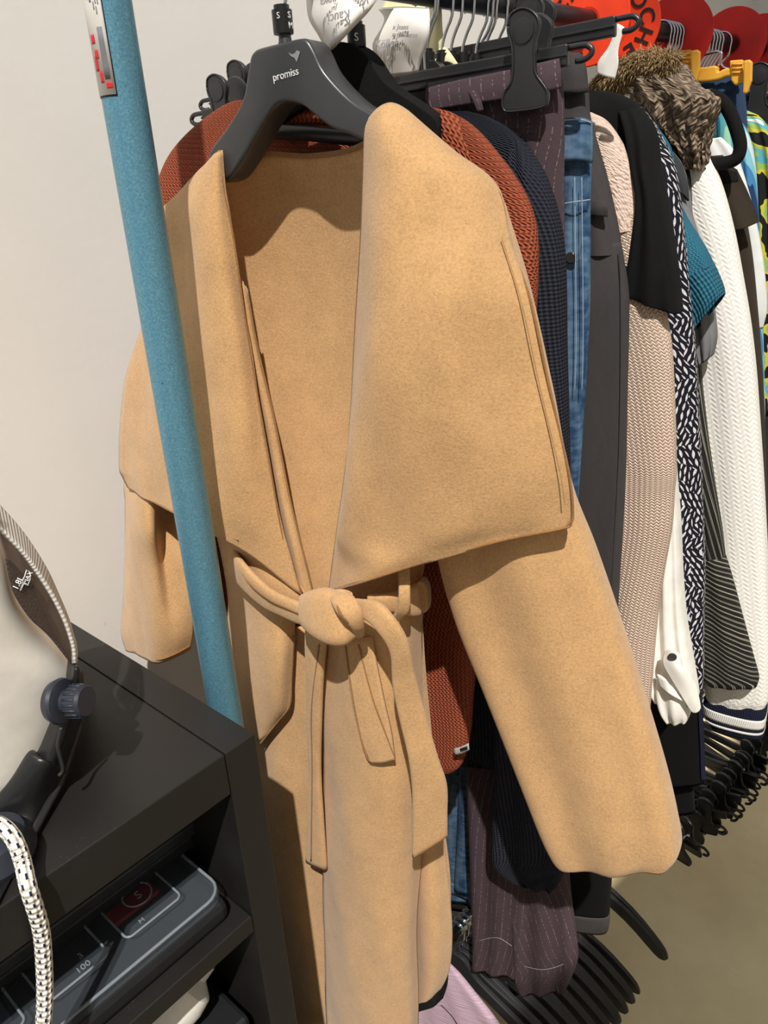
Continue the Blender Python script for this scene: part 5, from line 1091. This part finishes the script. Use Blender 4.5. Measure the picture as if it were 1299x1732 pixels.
for s in (-1, 1):
    tube('end_loop', [V(0, s*.185, -.072), V(0, s*.196, -.070), V(0, s*.204, -.076), V(0, s*.200, -.084), V(0, s*.192, -.086)], .0026, M['plastic_dark'], lc, 8, 20)
    clip(lc, PZ, V(-.014, s*.15, -.078), M['plastic_dark'], 1.0, .028)
tube('hook', [V(0, 0, -.072)]+arc_hook(), .0016, M['chrome'], lc, 8, 44)
for i in range(20):
    h = lc if i == 0 else copy_tree(lc)
    place(h, .39 + .0215*i, -14 + (i*29 % 31), 0.0); h.location.z = LZ; h.rotation_euler = (math.radians((i*37 % 23)-11), math.radians((i*17 % 13)-6), h.rotation_euler.z)
# lilac top on the lower rail
PL_ = Plane(X0L-.03, 12); GP['lilac'] = PL_
g = garment('lilac_blouse', 'lilac crepe blouse hanging low on the lower rail beside the coat hem', 'blouse', PL_)
cloth('body', PL_, [(700, 1634, 762, 1632, .006), (680, 1648, 780, 1652, .010), (660, 1680, 806, 1684, .012), (650, 1730, 842, 1730, .014), (645, 1800, 884, 1800, .014), (640, 1880, 920, 1870, .013)], M['lilac'], g, folds=.004, k=4, n=48, nv=40)
tube('fold_seam', [PL_(x, y, o) for x, y, o in ((746, 1700, .017), (768, 1724, .018), (786, 1760, .018))], .0008, M['ink'], g, 6, 20)
# ------------------------------------------------------------------ light
SUN = ray(705, 1660).normalized()
sd = bpy.data.lights.new('sun', 'SUN'); sd.energy = 4.5; sd.angle = math.radians(.8); sd.color = (1, .96, .90)
so = bpy.data.objects.new('sun', sd); COL.objects.link(so); so.rotation_euler = SUN.to_track_quat('-Z', 'Y').to_euler(); so.location = (-2, -2, 4)
# unseen wall added behind the camera, its height set to shade the floor
YF = -1.5; zs = (.02 - YF)*abs(SUN.z/SUN.y)
quadwall('sun_block_wall', (XE, YF, 0), (-3.2, YF, 0), 0, zs, M['wall'], .12, (0, -1, 0))
quadwall('sun_block_upper', (2.4, YF, 0), (-1.23, YF, 0), 4.62, 6.2, M['wall'], .12, (0, -1, 0))  # unseen block added overhead to shade the discs at the far end
w = bpy.data.worlds.new('world'); SC.world = w; w.use_nodes = True
w.node_tree.nodes['Background'].inputs[0].default_value = (.86, .93, 1, 1); w.node_tree.nodes['Background'].inputs[1].default_value = .40
SC.view_settings.view_transform = 'Standard'; SC.view_settings.look = 'None'; SC.view_settings.gamma = 1; SC.view_settings.exposure = -0.06
SC.view_settings.use_curve_mapping = False
